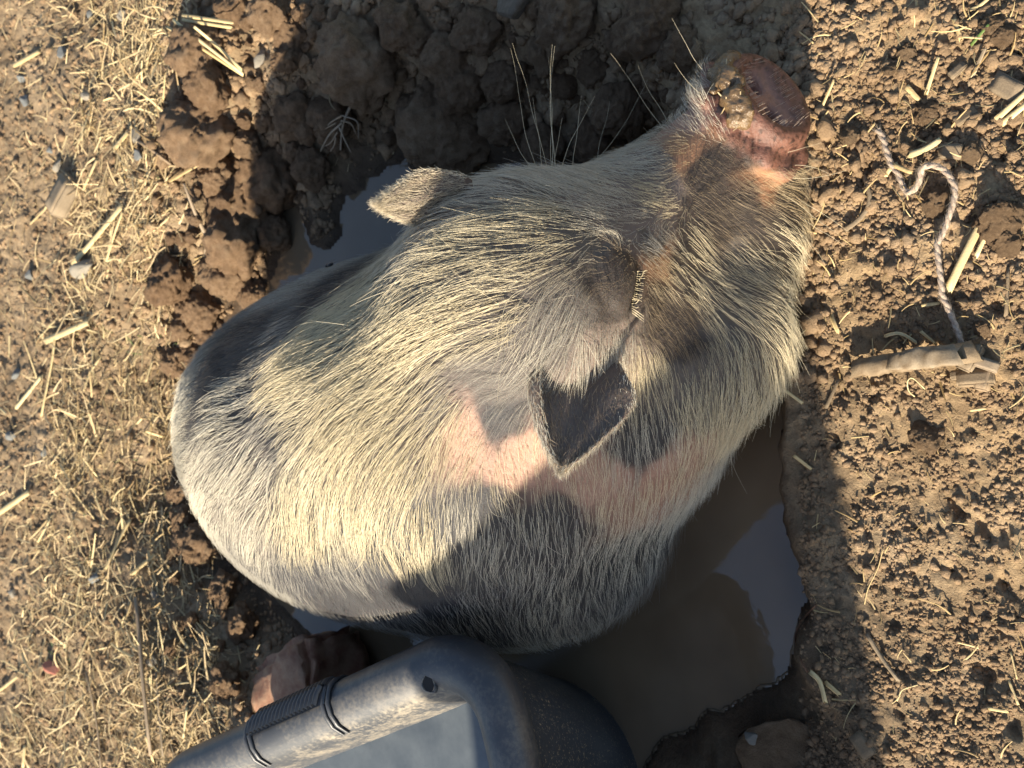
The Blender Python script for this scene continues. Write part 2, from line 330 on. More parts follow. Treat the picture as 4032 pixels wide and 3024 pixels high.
def nets(xs, ys, zs, sdf=sdf):
    nx, ny, nz = len(xs), len(ys), len(zs); Fv = np.empty((nx, ny, nz), np.float32)
    A, B = np.meshgrid(ys, zs, indexing='ij')
    for i in range(0, nx, 8):
        x = xs[i:i + 8]; Q = np.empty((len(x), ny, nz, 3)); Q[..., 0] = x[:, None, None]; Q[..., 1] = A; Q[..., 2] = B; Fv[i:i + 8] = sdf(Q)
    neg = Fv < 0; cnt = np.zeros((nx - 1, ny - 1, nz - 1), np.int8)
    for c in range(8): cnt += neg[c & 1:nx - 1 + (c & 1), (c >> 1) & 1:ny - 1 + ((c >> 1) & 1), (c >> 2) & 1:nz - 1 + ((c >> 2) & 1)]
    act = (cnt > 0) & (cnt < 8); I = np.argwhere(act); vid = np.full(act.shape, -1, np.int64); vid[act] = np.arange(len(I))
    P = np.zeros((len(I), 3)); N = np.zeros(len(I)); ax = (xs, ys, zs)
    def cp(o): return np.stack([ax[k][I[:, k] + o[k]] for k in range(3)], -1), Fv[I[:, 0] + o[0], I[:, 1] + o[1], I[:, 2] + o[2]]
    cs = [np.array([c & 1, (c >> 1) & 1, (c >> 2) & 1]) for c in range(8)]
    for c in range(8):
        for k in range(3):
            if cs[c][k] == 0:
                o2 = cs[c].copy(); o2[k] = 1; p0, f0 = cp(cs[c]); p1, f1 = cp(o2); m = (f0 < 0) != (f1 < 0); t = np.where(m, f0 / (f0 - f1 + 1e-12), 0)
                P += np.where(m[:, None], p0 + t[:, None] * (p1 - p0), 0); N += m
    P /= N[:, None]; Q = []
    for k in range(3):
        sl0 = [slice(1, -1)] * 3; sl1 = [slice(1, -1)] * 3; sl0[k] = slice(0, -1); sl1[k] = slice(1, None)
        n0 = neg[tuple(sl0)]; n1 = neg[tuple(sl1)]; ch = np.argwhere(n0 != n1); u, v = [(1, 2), (2, 0), (0, 1)][k]
        base = ch.copy()
        for j in range(3):
            if j != k: base[:, j] += 1
        def at_(du, dv): b = base.copy(); b[:, u] -= du; b[:, v] -= dv; return vid[b[:, 0], b[:, 1], b[:, 2]]
        q = np.stack([at_(1, 1), at_(0, 1), at_(0, 0), at_(1, 0)], -1); fl = ~n0[tuple(ch.T)]; q[fl] = q[fl][:, ::-1]; Q.append(q)
    Q = np.concatenate(Q); Q = Q[(Q >= 0).all(1)]; return P, Q
ca = np.concatenate
PV, PQ = nets(ca([np.arange(-.26, .02, .0055), np.arange(.02, .255, .0022)]), ca([np.arange(.25, .46, .0024), np.arange(.46, 1.0, .0055)]), ca([np.arange(-.13, -.01, .006), np.arange(-.01, .20, .0024), np.arange(.20, .30, .005)]))
d = sdf(PV); PV = PV - grad(PV) * d[:, None] * .9
# ears, thin cupped leaves sunk into the head
def ear(base, t, n, L, W, cup, curl, bend, nu=34, nvv=27, th=.0034, asym=.0):
    t = nv(t); n = nv(np.asarray(n) - t * (np.asarray(n) @ t)); w = np.cross(n, t)
    if w @ img_r < 0: w = -w
    u = np.linspace(0, 1, nu)[:, None]; v = np.linspace(-1, 1, nvv)[None]
    pr = np.clip(.50 + 1.75 * u - 2.25 * u ** 2, 0, None) ** .9 + .03 * (1 - u); prof = pr / pr.max()
    cen = base + (t * (L * u)[..., None]) + n * (bend * u ** 2)[..., None]
    wob = 1 + .06 * np.sin(11 * u + 2) * np.abs(v) ** 3
    wx = W * prof * v * np.where(v > 0, 1 + asym, 1 - asym * .6) * wob
    nz = cup * ss(-.05, .45, u) * (1 - .5 * u) * (v ** 2) * prof + .0012 * np.sin(8 * v + 6 * u)
    if curl:                            # the front margin rolls over and shows the outside of the ear
        v0 = -.45; ph = np.clip((v0 - v) / (1 + v0), 0, 1) * math.radians(165); rho = curl * prof * (1 - .65 * u)
        k0 = W * prof * v0 * (1 - asym * .6); z0 = cup * ss(-.05, .45, u) * (1 - .5 * u) * v0 ** 2 * prof
        m = v < v0; wx = np.where(m, k0 - rho * np.sin(ph) * 1.15, wx); nz = np.where(m, z0 + rho * (1 - np.cos(ph)), nz)
    P = cen + w * wx[..., None] + n * nz[..., None]
    du = np.gradient(P, axis=0); dv = np.gradient(P, axis=1); nn = np.cross(du, dv); nn /= np.linalg.norm(nn, axis=-1, keepdims=True) + 1e-9
    if nn[nu // 2, nvv // 2] @ n < 0: nn = -nn
    edge = (1 - np.abs(v) ** 4) * (1 - u ** 8) * .8 + .2
    return P + nn * (th * .5 * edge)[..., None], P - nn * (th * .5 * edge)[..., None], nn
eb = at(2225, 1395, .186); etip = at(2205, 1840, .222); lb_ = at(1850, 785, .195); ltip = at(1488, 800, .255)
EARS = [ear(eb, etip - eb, (.36, -.50, .78), np.linalg.norm(etip - eb), .0345, .022, .0095, -.006, asym=.28),
        ear(lb_, ltip - lb_, (.55, .45, -.75), np.linalg.norm(ltip - lb_), .0205, .008, 0, .0)]
VV = [PV]; FF = [PQ]; off = len(PV); earroots = []
for fr, bk, nn in EARS:
    nu, nw = fr.shape[:2]; I = np.arange(nu * nw).reshape(nu, nw)
    q = np.stack([I[:-1, :-1], I[1:, :-1], I[1:, 1:], I[:-1, 1:]], -1).reshape(-1, 4); f = [q + off, q[:, ::-1] + off + nu * nw]
    b = np.concatenate([I[:, 0], I[-1, 1:], I[::-1, -1][1:], I[0, ::-1][1:-1]]); b2 = np.roll(b, -1); f.append(np.stack([b + off, b2 + off, b2 + off + nu * nw, b + off + nu * nw], -1)[:, ::-1])
    VV += [fr.reshape(-1, 3), bk.reshape(-1, 3)]; FF += f; off += 2 * nu * nw
PALL = np.concatenate(VV); pigme = mesh('pig_body', PALL, np.concatenate(FF))
# ---- coat map: control points (pixel on the coat, hair run in the image, length mm, density, hair tint, skin)
CREAM = (.80, .71, .50); WHITE = (.70, .66, .55); GREY = (.44, .42, .37); BLK = (.045, .045, .05); TAN = (.50, .40, .25); BRN = (.32, .255, .175)
DK = (.040, .040, .044); FL = (.25, .20, .165); PK = (.46, .29, .22); LG = (.13, .115, .10); MB = (.052, .041, .034); RED = (.26, .125, .088); OR = (.40, .22, .12)
CT = [(2880, 470, -.5, -.85, 9, .5, WHITE, OR), (2760, 420, -.4, -.9, 13, 1.2, WHITE, PK), (2700, 600, -.5, .3, 9, 1.0, TAN, OR), (2560, 640, -1, .05, 22, 1.7, WHITE, FL), (2600, 760, -.9, .25, 14, 1.7, CREAM, FL),
 (2300, 720, -1, .0, 34, 1.6, WHITE, FL), (2030, 740, -1, .1, 26, 1.2, WHITE, LG), (1900, 930, -1, .12, 46, 1.2, CREAM, LG), (1800, 830, -1, .2, 24, 1.1, WHITE, LG), (2200, 930, -.97, .22, 42, 1.2, CREAM, LG), (2360, 1000, -.72, .66, 24, 1.0, WHITE, LG),
 (2430, 930, -.8, .2, 22, 1.8, WHITE, FL), (2520, 860, -.6, .3, 18, 1.8, WHITE, FL), (2420, 800, -.95, .15, 26, 1.6, WHITE, FL), (2260, 1200, -.5, .86, 38, 1.1, WHITE, LG), (2330, 1380, -.05, 1, 34, 1.2, WHITE, FL), (2440, 1340, -.02, 1, 24, 1.7, WHITE, FL), (2500, 1430, .06, 1, 26, 1.5, CREAM, FL), (2420, 1300, -.1, 1, 16, 1.6, WHITE, FL), (2200, 1330, -.5, .86, 36, 1.0, WHITE, LG), (2020, 1200, -.93, .38, 50, 1.2, CREAM, LG),
 (1750, 1250, -.93, .37, 66, 1.3, CREAM, LG), (1500, 1500, -.84, .55, 66, 1.3, CREAM, LG), (1700, 1600, -.72, .68, 56, 1.2, CREAM, LG), (1480, 1900, -.42, .92, 56, 1.25, CREAM, LG), (1930, 1500, -.75, .45, 20, .7, GREY, LG),
 (1330, 1300, -1, .14, 60, 1.1, CREAM, LG), (1150, 1450, -1, .05, 58, 1.2, CREAM, LG), (930, 1560, -1, .05, 50, 1.0, WHITE, DK), (720, 1650, -1, .05, 34, 1.3, WHITE, LG), (1000, 1800, -.85, .52, 46, 1.2, WHITE, LG),
 (1180, 2020, -.5, .87, 46, 1.15, CREAM, DK), (820, 1880, -.8, .6, 30, 1.3, WHITE, LG), (950, 2100, -.5, .86, 26, 1.3, WHITE, LG), (1080, 2330, -.2, .95, 22, 1.2, WHITE, LG), (1350, 2220, .0, 1, 26, .9, GREY, DK),
 (1430, 2480, .5, .8, 22, .7, GREY, DK), (1620, 2290, .1, 1, 18, .45, BLK, DK), (1600, 2080, -.15, 1, 46, 1.0, CREAM, DK), (1880, 2050, -.02, 1, 34, .75, WHITE, DK), (2150, 2080, .05, 1, 32, .65, WHITE, DK),
 (2200, 2300, .1, 1, 30, .75, WHITE, DK), (2500, 2150, .25, 1, 30, .75, WHITE, DK), (2430, 2350, .3, .95, 28, .85, GREY, DK), (1950, 2350, .1, 1, 26, .65, GREY, DK), (2650, 1980, .1, 1, 28, .75, WHITE, PK),
 (2380, 1880, .0, 1, 22, .55, CREAM, PK), (2080, 1790, -.12, 1, 20, .5, CREAM, PK), (1860, 1690, -.4, .9, 26, .8, CREAM, PK), (1960, 1640, -.5, .8, 18, .6, GREY, DK), (2560, 1700, .12, 1, 28, .7, WHITE, DK), (2480, 1780, .1, 1, 26, .6, WHITE, DK),
 (2650, 1830, .1, 1, 26, .6, CREAM, PK), (2740, 1540, .16, 1, 40, 1.25, CREAM, LG), (2930, 1450, -.02, 1, 40, 1.25, CREAM, LG), (2560, 1500, .12, 1, 26, 1.1, CREAM, LG), (3060, 1250, .4, .9, 30, 1.1, CREAM, LG), (2830, 1180, .42, .9, 32, 1.1, CREAM, LG),
 (2600, 1240, .25, .9, 9, 1.9, BRN, MB), (2660, 1330, .25, .95, 10, 1.9, BRN, MB), (2390, 1110, -.8, .3, 9, 1.6, BRN, MB), (2400, 1220, -.7, .6, 9, 1.5, BRN, MB), (2420, 1270, -.4, .9, 9, 1.5, BRN, MB), (2400, 1020, -.8, -.1, 10, 1.6, BRN, MB), (2430, 1180, -.6, .6, 8, 1.6, BRN, MB), (2450, 1050, -.4, .4, 10, 2.0, BRN, MB), (2590, 1020, .62, .75, 14, 1.1, TAN, OR), (2670, 1060, .6, .8, 18, 1.1, CREAM, MB), (2560, 950, .3, .5, 16, 1.1, GREY, LG), (2720, 980, .55, .8, 22, 1.0, CREAM, MB), (2900, 1020, .62, .75, 26, 1.1, CREAM, LG),
 (3060, 950, .8, .55, 26, 1.1, CREAM, MB), (2940, 820, .75, .45, 14, 1.4, BRN, MB), (2770, 760, .5, .6, 9, 1.3, BRN, MB), (2800, 640, .4, .7, 8, 1.3, BRN, MB), (2840, 900, .6, .6, 12, 1.6, BRN, MB), (3110, 740, .85, .3, 22, 1.0, TAN, MB), (3020, 690, .7, .4, 16, .8, TAN, OR),
 (1330, 1030, -.6, .55, 20, 1.3, WHITE, LG), (1480, 960, -.8, .1, 20, 1.2, WHITE, LG), (1150, 1150, -.6, .5, 20, 1.2, GREY, LG), (1010, 1290, -.7, .35, 16, .8, BLK, DK), (960, 1400, -.9, .2, 18, .7, BLK, DK), (1060, 1470, -1, .1, 24, .6, GREY, DK), (830, 1530, -.9, .1, 20, .8, BLK, DK), (1060, 1640, -.9, .3, 30, .7, GREY, DK), (1180, 2300, -.1, 1, 18, .7, GREY, DK), (1300, 2360, .1, 1, 16, .6, BLK, DK), (1480, 2330, .1, 1, 18, .55, BLK, DK), (1560, 2440, .2, 1, 20, .6, GREY, DK), (1750, 2430, .2, 1, 22, .6, GREY, DK), (1000, 2230, -.4, .9, 20, .9, GREY, DK), (880, 1420, -.8, .3, 18, .8, BLK, DK), (1250, 1180, -.8, .3, 20, .7, BLK, DK), (1130, 1290, -.9, .2, 26, .8, GREY, DK),
 (3020, 430, .8, .1, 6, .9, BRN, MB), (3060, 590, .5, .6, 7, 1.2, BRN, MB), (3140, 400, .9, .1, 5, .8, BRN, MB), (2960, 330, .5, -.3, 5, .8, BRN, OR), (2930, 560, .4, .7, 6, 1.2, BRN, MB)]
cpos = []; cdat = []
for (x, y, dx, dy, L, de, tint, sk) in CT:
    p = hitpoint(x, y)
    if np.linalg.norm(p - CAM) < .42: continue
    cpos.append(p); dv = img_r * dx + img_d * dy; cdat.append([*nv(dv), L / 1000, de, *tint, *sk])
cpos = np.array(cpos); cdat = np.array(cdat)
def coat(P, pw=3.0, jit=0.0):
    out = np.zeros((len(P), cdat.shape[1]))
    for i in range(0, len(P), 20000):
        d2 = ((P[i:i + 20000, None] - cpos[None]) ** 2).sum(-1) + 2e-5; w = d2 ** (-pw / 2) ; w = w ** (1 + jit); w /= w.sum(1, keepdims=True); out[i:i + 20000] = w @ cdat
    return out
jitter = np.stack([fbm(PALL * 45 + k * 31., 3) for k in range(3)], -1) * .012
cm = coat(PALL + jitter, 3.0, 1.2); skin = cm[:, 8:11]
dq = (PALL - DISC) @ DB.T
nose = ss(-.020, -.012, dq[:, 0] + .006 * fbm(PALL * 90, 2)) * (np.abs(dq[:, 1]) < .06) * (np.abs(dq[:, 2]) < .055)
mot = .5 + fbm(PALL * 220, 3)
skin = skin * (1 - nose[:, None]) + nose[:, None] * (np.array(RED) * (1 - .45 * np.clip(mot, 0, 1))[:, None] + .0)
spots = ss(.12, .3, fbm(PALL * 420 + 5, 2)) * nose; skin = skin * (1 - .75 * spots[:, None])
inner = nose * ss(-.004, .002, -dq[:, 0] + .002) * (np.sqrt((dq[:, 1] / .036) ** 2 + (dq[:, 2] / .03) ** 2) < .9)
skin = skin * (1 - .55 * inner[:, None]) + .55 * inner[:, None] * np.array((.52, .29, .21))
ne = off - len(PV); skin[len(PV):] = np.array((.17, .135, .11)); half = (off - len(PV)) // 2
wetk = np.clip(nose * .5 + ss(.35, .6, fbm(PALL * 60, 3) + .55) * (cm[:, 4] < .7) * (cm[:, 3] < .014) * (PALL[:, 1] < .42) * .9, 0, 1)
muddy = (1 - ss(-.058, -.035, PALL[:, 2] + .01 * fbm(PALL * 40, 2)))
skin = skin * (1 - .8 * muddy[:, None]) + .8 * muddy[:, None] * np.array((.05, .035, .022))
ee = (PALL - EYE) @ EB.T; lid = np.exp(-(ee[:, 0] / .017) ** 4 - (ee[:, 1] / .0035) ** 2 - (ee[:, 2] / .02) ** 2); skin = skin * (1 - .85 * lid[:, None])
colattr(pigme, 'skin', skin); fattr(pigme, 'wetskin', np.clip(wetk + muddy * .8, 0, 1))
pig = empty('pig', (-.03, .62, ZW)); tag(pig, 'grey and cream bristly pig lying in the muddy wallow with closed eyes', 'pig')
body = obj('body', pigme, MAT['skin'], pig); body.matrix_parent_inverse = Matrix.Translation((.03, -.62, -ZW))
def part(name, me, mat): o = obj(name, me, mat, pig); o.matrix_parent_inverse = Matrix.Translation((.03, -.62, -ZW)); return o
# ---- hair
def hair_object(name, P, rad, tint, mat, tipk=.25):
    n, k = P.shape[:2]; hc = bpy.data.hair_curves.new(name); hc.add_curves([k] * n)
    hc.attributes['position'].data.foreach_set('vector', P.astype(np.float32).ravel())
    ra = hc.attributes.get('radius') or hc.attributes.new('radius', 'FLOAT', 'POINT'); tp = np.linspace(1, tipk, k) ** .8
    ra.data.foreach_set('value', (rad[:, None] * tp[None]).astype(np.float32).ravel())
    ta = hc.attributes.new('tint', 'FLOAT_COLOR', 'CURVE'); c4 = np.ones((n, 4), np.float32); c4[:, :3] = tint; ta.data.foreach_set('color', c4.ravel())
    hc.materials.append(mat); return hc
def grow(P0, N0, D, L, lift, K=8, droop=.12, wob=.25, floor=.0012, free=False):
    n = len(P0); d = D * np.cos(lift)[:, None] + N0 * np.sin(lift)[:, None]; out = np.empty((n, K, 3)); p = P0 - N0 * .0008; out[:, 0] = p; st = (L / (K - 1))[:, None]
    sd = rng.normal(size=(n, 3)) * 40
    for k in range(1, K):
        w = np.stack([pn(p * 55 + sd + q * 9.) for q in range(3)], -1) * wob
        d = d + w * .35 + D * .10 + np.array([0, 0, -droop]) * .5; d /= np.linalg.norm(d, axis=1, keepdims=True); p = p + d * st
        if not free:
            s = sdf(p); m = s < floor + .0006 * k; g = grad(p[m]); p[m] += g * (floor + .0006 * k - s[m])[:, None]; dm = d[m]; dm -= g * np.minimum(0, (dm * g).sum(1))[:, None]; d[m] = dm / (np.linalg.norm(dm, axis=1, keepdims=True) + 1e-9)
        out[:, k] = p
    return out
def sample(V, Q, n):
    T = np.concatenate([Q[:, [0, 1, 2]], Q[:, [0, 2, 3]]]); A, B, Cc = V[T[:, 0]], V[T[:, 1]], V[T[:, 2]]; ar = np.linalg.norm(np.cross(B - A, Cc - A), axis=1)
    i = rng.choice(len(T), n, p=ar / ar.sum()); r1 = np.sqrt(rng.random(n))[:, None]; r2 = rng.random(n)[:, None]; return A[i] * (1 - r1) + B[i] * r1 * (1 - r2) + Cc[i] * r1 * r2
NH = 175000
R0 = sample(PV, PQ, NH); R0 = R0[R0[:, 2] > ZW + .004]; N0 = grad(R0)
q = (R0 - DISC) @ DB.T; onose = (q[:, 0] > -.011) & (np.abs(q[:, 1]) < .050) & (np.abs(q[:, 2]) < .045)
R0, N0 = R0[~onose], N0[~onose]
cm = coat(R0 + np.stack([fbm(R0 * 40 + k * 31., 2) for k in range(3)], -1) * .010, 3.0, .9)
de = cm[:, 4] * (.75 + .6 * fbm(R0 * 70, 3)) * np.where(cm[:, 8:11].mean(1) < .12, .62, 1.0); keep = rng.random(len(R0)) < np.clip(de * .66, 0, 1)
e3 = np.abs((R0 - EYE) @ EB.T); keep &= ~((e3[:, 0] < .017) & (e3[:, 1] < .005))
R0, N0, cm = R0[keep], N0[keep], cm[keep]
D0 = cm[:, :3]; D0 = D0 - N0 * (D0 * N0).sum(1)[:, None]; D0 /= np.linalg.norm(D0, axis=1, keepdims=True) + 1e-9
# local swirl of the run and single stray hairs
ang = .35 * fbm(R0 * 28, 3) + rng.normal(size=len(R0)) * .13; cx = np.cross(N0, D0); D0 = D0 * np.cos(ang)[:, None] + cx * np.sin(ang)[:, None]
L0 = cm[:, 3] * (.5 + .6 * rng.random(len(R0))); lift = np.clip(.25 + .36 * fbm(R0 * 42, 2) + .12 * rng.normal(size=len(R0)), .05, .9)
st_ = rng.random(len(R0)) < .025; lift[st_] += .3; an = rng.normal(size=len(R0)) * .5 * st_; cx = np.cross(N0, D0); D0 = D0 * np.cos(an)[:, None] + cx * np.sin(an)[:, None]
HP = grow(R0, N0, D0, L0, lift)
# clumping: tips lean towards nearby guide hairs
gi = rng.choice(len(R0), len(R0) // 14, replace=False); kd = kdtree.KDTree(len(gi))
for k, i in enumerate(gi): kd.insert(R0[i], k)
kd.balance(); own = np.array([gi[kd.find(p)[1]] for p in R0]); kk = np.linspace(0, 1, HP.shape[1])[None, :, None]
far = np.linalg.norm(HP[own][:, -1] - HP[:, -1], axis=1) < .05; cl = (.25 + .45 * rng.random(len(R0))) * np.clip(L0 / .035, .2, 1) * far * ~st_
HP = HP + (HP[own] - HP) * (kk ** 1.6) * cl[:, None, None]
tint = cm[:, 5:8] * (.82 + .3 * rng.random(len(R0)))[:, None]; drk = rng.random(len(R0)) < .05; tint[drk] *= .25
mw = (1 - ss(ZW + .015, ZW + .06, R0[:, 2] + .02 * fbm(R0 * 30, 2)))[:, None]; tint = tint * (1 - .8 * mw) + .8 * mw * np.array((.09, .065, .042))
rad = np.clip(.00008 + .0000016 * L0 * 1000, 0, .00022) * (.75 + .5 * rng.random(len(R0)))
hair = part('hair', hair_object('hair', HP, rad, np.clip(tint, 0, 1), MAT['hair']), None); tag(hair, kind='stuff')
# ears: short down on both faces, fringe on the rim
eh = []; et_ = []; el = []
for e, (fr, bk, nn) in enumerate(EARS):
    for side, sg in ((fr, 1), (bk, -1)):
        n = 2600 if (e == 0 and sg == 1) else 4200; iu = rng.integers(2, fr.shape[0] - 1, n); iv = rng.integers(0, fr.shape[1], n)
        p = side[iu, iv] + rng.normal(size=(n, 3)) * .0008; nd = nn[iu, iv] * sg; tdir = nv(fr[-1, 13] - fr[0, 13]); dd = tdir + .25 * rng.normal(size=(n, 3)); dd -= nd * (dd * nd).sum(1)[:, None]; dd /= np.linalg.norm(dd, axis=1)[:, None]
        rim = np.abs(iv / (fr.shape[1] - 1) * 2 - 1) > .85
        L = np.where(rim, .0045, .006) * (.5 + rng.random(n)); eh.append(grow(p, nd, dd, L, np.full(n, .25), 6, .1, .4, 0, True))
        base = np.array((.40, .32, .235) if (e == 0 and sg == 1) else WHITE if e == 0 else (.66, .59, .46)); t = np.tile(base, (n, 1)) * (.7 + .5 * rng.random(n))[:, None]; t[rim] *= 1.25; et_.append(t); el.append(np.full(n, .00014))
eh = np.concatenate(eh)
tag(part('ear_hair', hair_object('ear_hair', eh, np.concatenate(el), np.clip(np.concatenate(et_), 0, 1), MAT['hair']), None), kind='stuff')
# eyelashes
n = 20; sv = np.linspace(-.012, .015, n); lp = ep(0, 0, 0) + es * sv[:, None] + et * .0022 + EN * .003; lp = lp - grad(lp) * sdf(lp)[:, None]
LD = et * 1.0 + es * (.15 + .022 * np.arange(n))[:, None]; LD /= np.linalg.norm(LD, axis=1)[:, None]; LN = np.tile(EN, (n, 1))
lash = grow(lp, LN, LD, .0075 + .002 * rng.random(n), np.full(n, .45), 7, .1, .08)
part('eyelashes', hair_object('eyelashes', lash, np.full(n, .00028), np.tile((.82, .72, .50), (n, 1)), MAT['hair']), None)
# long brow bristles of the far eye and whiskers round the snout
bp = []; bd = []; bl = []
for (x, y, x2, y2, L) in [(2180, 690, 2105, 290, .10), (2190, 690, 2180, 220, .105), (2170, 700, 2230, 250, .10), (2120, 690, 2030, 300, .095), (2160, 690, 2100, 360, .085), (2250, 680, 2260, 420, .06), (2200, 690, 2270, 480, .055), (2330, 660, 2490, 320, .08), (2120, 690, 1990, 530, .05), (2180, 690, 2190, 480, .05), (2140, 690, 2060, 450, .07), (2350, 660, 2370, 430, .055), (2620, 500, 2430, 250, .07), (2640, 480, 2530, 270, .06), (2760, 370, 2600, 280, .04), (2790, 310, 2700, 180, .05),
                        (3120, 700, 3300, 760, .045), (3140, 780, 3280, 900, .045), (3130, 650, 3290, 640, .035), (3150, 850, 3300, 1000, .05), (3100, 600, 3280, 570, .035), (3140, 900, 3260, 1060, .045), (3080, 760, 3250, 870, .05), (3100, 1100, 3180, 1330, .05), (3060, 1500, 3020, 1750, .045), (2900, 1780, 2960, 2050, .05)]:
    p = None
    for f in np.linspace(0, 1, 12):
        qx = x + (2400 - x) * f * .25; qy = y + (1000 - y) * f * .25; s = hitpoint(qx, qy)
        if np.linalg.norm(s - CAM) > .42: p = s; break
    if p is None: continue
    bp.append(p); bd.append(nv(img_r * (x2 - x) + img_d * (y2 - y) - cf * 40)); bl.append(L)
bp = np.array(bp); bd = np.array(bd); bl = np.array(bl); W = grow(bp, bd, bd, bl * rng.uniform(.7, 1.1, len(bp)), np.zeros(len(bp)), 10, .05, .9, 0, True)
part('whiskers', hair_object('whiskers', W, np.full(len(bp), .00014), np.tile((.74, .68, .5), (len(bp), 1)), MAT['hair']), None)
# fine bristles on the snout disc
n = 110; yy = rng.uniform(-.030, .028, n); zz = rng.uniform(-.016, .028, n); m = (yy / .036) ** 2 + (zz / .03) ** 2 < 1; sp = np.array([dp(.01, a, b) for a, b in zip(yy[m], zz[m])])
for _ in range(3): sp = sp - grad(sp) * sdf(sp)[:, None]
sn = grad(sp); dd = np.tile(img_r * .95 - img_d * .25, (len(sp), 1)); part('snout_bristles', hair_object('snout_bristles', grow(sp, sn, dd, .005 + .003 * rng.random(len(sp)), np.full(len(sp), .9), 5, 0, .2, 0, True), np.full(len(sp), .00012), np.tile((.6, .48, .38), (len(sp), 1)), MAT['hair']), None)
# wet mud caked on the upper rim of the snout
def ico(sub):
    bm = bmesh.new(); bmesh.ops.create_icosphere(bm, subdivisions=sub, radius=1.0); V = np.array([v.co[:] for v in bm.verts]); Fc = np.array([[v.index for v in f.verts] for f in bm.faces]); bm.free(); return V, Fc
IC = {s: ico(s) for s in (1, 2, 3, 4, 5)}
def blobs(items, sub=2, amp=.25, fq=1.6):
    V, Fc = IC[sub]; vs = []; fs = []; o = 0
    for p, s, seed in items:
        w = V * (1 + amp * fbm(V * fq + seed * 7.7, 3))[:, None] * np.asarray(s); vs.append(w + p); fs.append(Fc + o); o += len(V)
    return np.concatenate(vs), np.concatenate(fs)
mp = []; ms = []
for i in range(120):
    y = rng.uniform(-.040, .016) if i % 4 else rng.uniform(-.042, -.02); z = .031 * math.sqrt(max(0, 1 - (y / .042) ** 2)) + rng.normal() * .0030; mp.append(dp(rng.uniform(-.010, .005), y, z)); ms.append(rng.uniform(.0014, .0042))
mp = np.array(mp); ms = np.array(ms)
for _ in range(3): mp = mp - grad(mp) * sdf(mp)[:, None]
def mudf(Q): sh = Q.shape[:-1]; Q = Q.reshape(-1, 3); d2 = ((Q[:, None] - mp[None]) ** 2).sum(-1); return (.30 - np.exp(-d2 / ms[None] ** 2).sum(-1) + .35 * fbm(Q * 320, 2)).reshape(sh)
lo = mp.min(0) - .007; hi = mp.max(0) + .007
MV, MQ = nets(*[np.arange(lo[k], hi[k], .0011) for k in range(3)], mudf)
part('mud_on_snout', mesh('mud_on_snout', MV, MQ), MAT['mud'])
for i in range(26):
    k = rng.integers(0, len(mp)); g = grad(mp[k:k + 1])[0]; dd = nv(rng.normal(size=3)); dd = nv(dd - g * (dd @ g) * .6); L = rng.uniform(.003, .010); q0 = mp[k] + g * .0025
    V = np.array([q0 + dd * L * t + np.cross(dd, g) * w * .0005 + g * hh for t in (0, .5, 1) for w, hh in ((-1, 0), (0, .0006), (1, 0))]); me = mesh('straw_bit', V, [(3 * a + b, 3 * a + b + 1, 3 * a + b + 4, 3 * a + b + 3) for a in range(2) for b in range(2)]); fattr(me, 'shade', np.full(9, rng.random() * .6)); part('straw_bit', me, MAT['chaff'])

# ------------------------------------------------------------------ the feed tub
e1 = nv([-.43, .90, 0]); e2 = nv([-.955, -.295, 0]); TL, TW, TR = .46, .36, .07; RIM = .152
def tub_ring(off, z=1., n=20):
    Rb = TR + .09 * (1 - ss(-.08, .12, z)); hx, hy, R = TL / 2 - Rb, TW / 2 - Rb, Rb + off; pts = []
    for cx, cy, a0 in ((1, 1, 0), (-1, 1, 90), (-1, -1, 180), (1, -1, 270)):
        for k in range(n): t = math.radians(a0 + 90 * k / (n - 1)); pts.append((cx * hx + R * math.cos(t), cy * hy + R * math.sin(t)))
    P = np.array(pts); res = []
    for i in range(len(P)):
        A, B = P[i], P[(i + 1) % len(P)]; m = max(1, int(np.linalg.norm(B - A) / .012))
        if i % n != n - 1: m = 1
        else: m = 24
        for k in range(m): res.append(A + (B - A) * k / m)
    res = np.array(res); return res[:, 0:1] * e1 + res[:, 1:2] * e2
o0 = tub_ring(.006); ix = o0[:, 0].argmax(); TC = at(1752, 2525, RIM) - o0[ix]; TC[2] = 0
prof = [(-.045, ZW - .02), (-.039, -.05), (-.032, -.02), (-.026, .02), (-.020, .06), (-.015, .10), (-.012, .116), (-.006, .121), (.002, .124), (.0065, .130), (.0075, .138), (.005, .146), (.0, RIM - .001), (-.008, RIM + .003), (-.018, RIM + .002), (-.027, RIM - .003),
        (-.034, RIM - .011), (-.038, RIM - .022), (-.042, .11), (-.050, .06), (-.060, .0), (-.066, -.03), (-.075, -.042), (-.10, -.046)]
rings = [np.c_[(tub_ring(o, z) + TC)[:, :2], np.full(len(o0), z)] for o, z in prof]; nr = len(o0); V = np.concatenate(rings + [np.array([[TC[0], TC[1], -.046]])]); Fc = []
for j in range(len(prof) - 1):
    for i in range(nr): k = (i + 1) % nr; Fc.append((j * nr + i, j * nr + k, (j + 1) * nr + k, (j + 1) * nr + i))
for i in range(nr): Fc.append(((len(prof) - 1) * nr + i, (len(prof) - 1) * nr + (i + 1) % nr, len(V) - 1))
V = V + np.stack([fbm(V * 9 + 3 * q, 2) for q in range(3)], -1) * .0010
tub = empty('feed_tub', (TC[0], TC[1], ZW)); tag(tub, 'black rubber feed tub with thick rolled rim standing in the wallow beside the pig', 'tub')
TI = Matrix.Translation((-TC[0], -TC[1], -ZW))
def tpart(name, me, mat, par=None):
    o = obj(name, me, mat, par or tub)
    if par is None: o.matrix_parent_inverse = TI
    return o
tme = mesh('tub_body', V, Fc); zz = V[:, 2]; rr = np.repeat(np.array([p[0] for p in prof] + [-.2]), [nr] * len(prof) + [1])
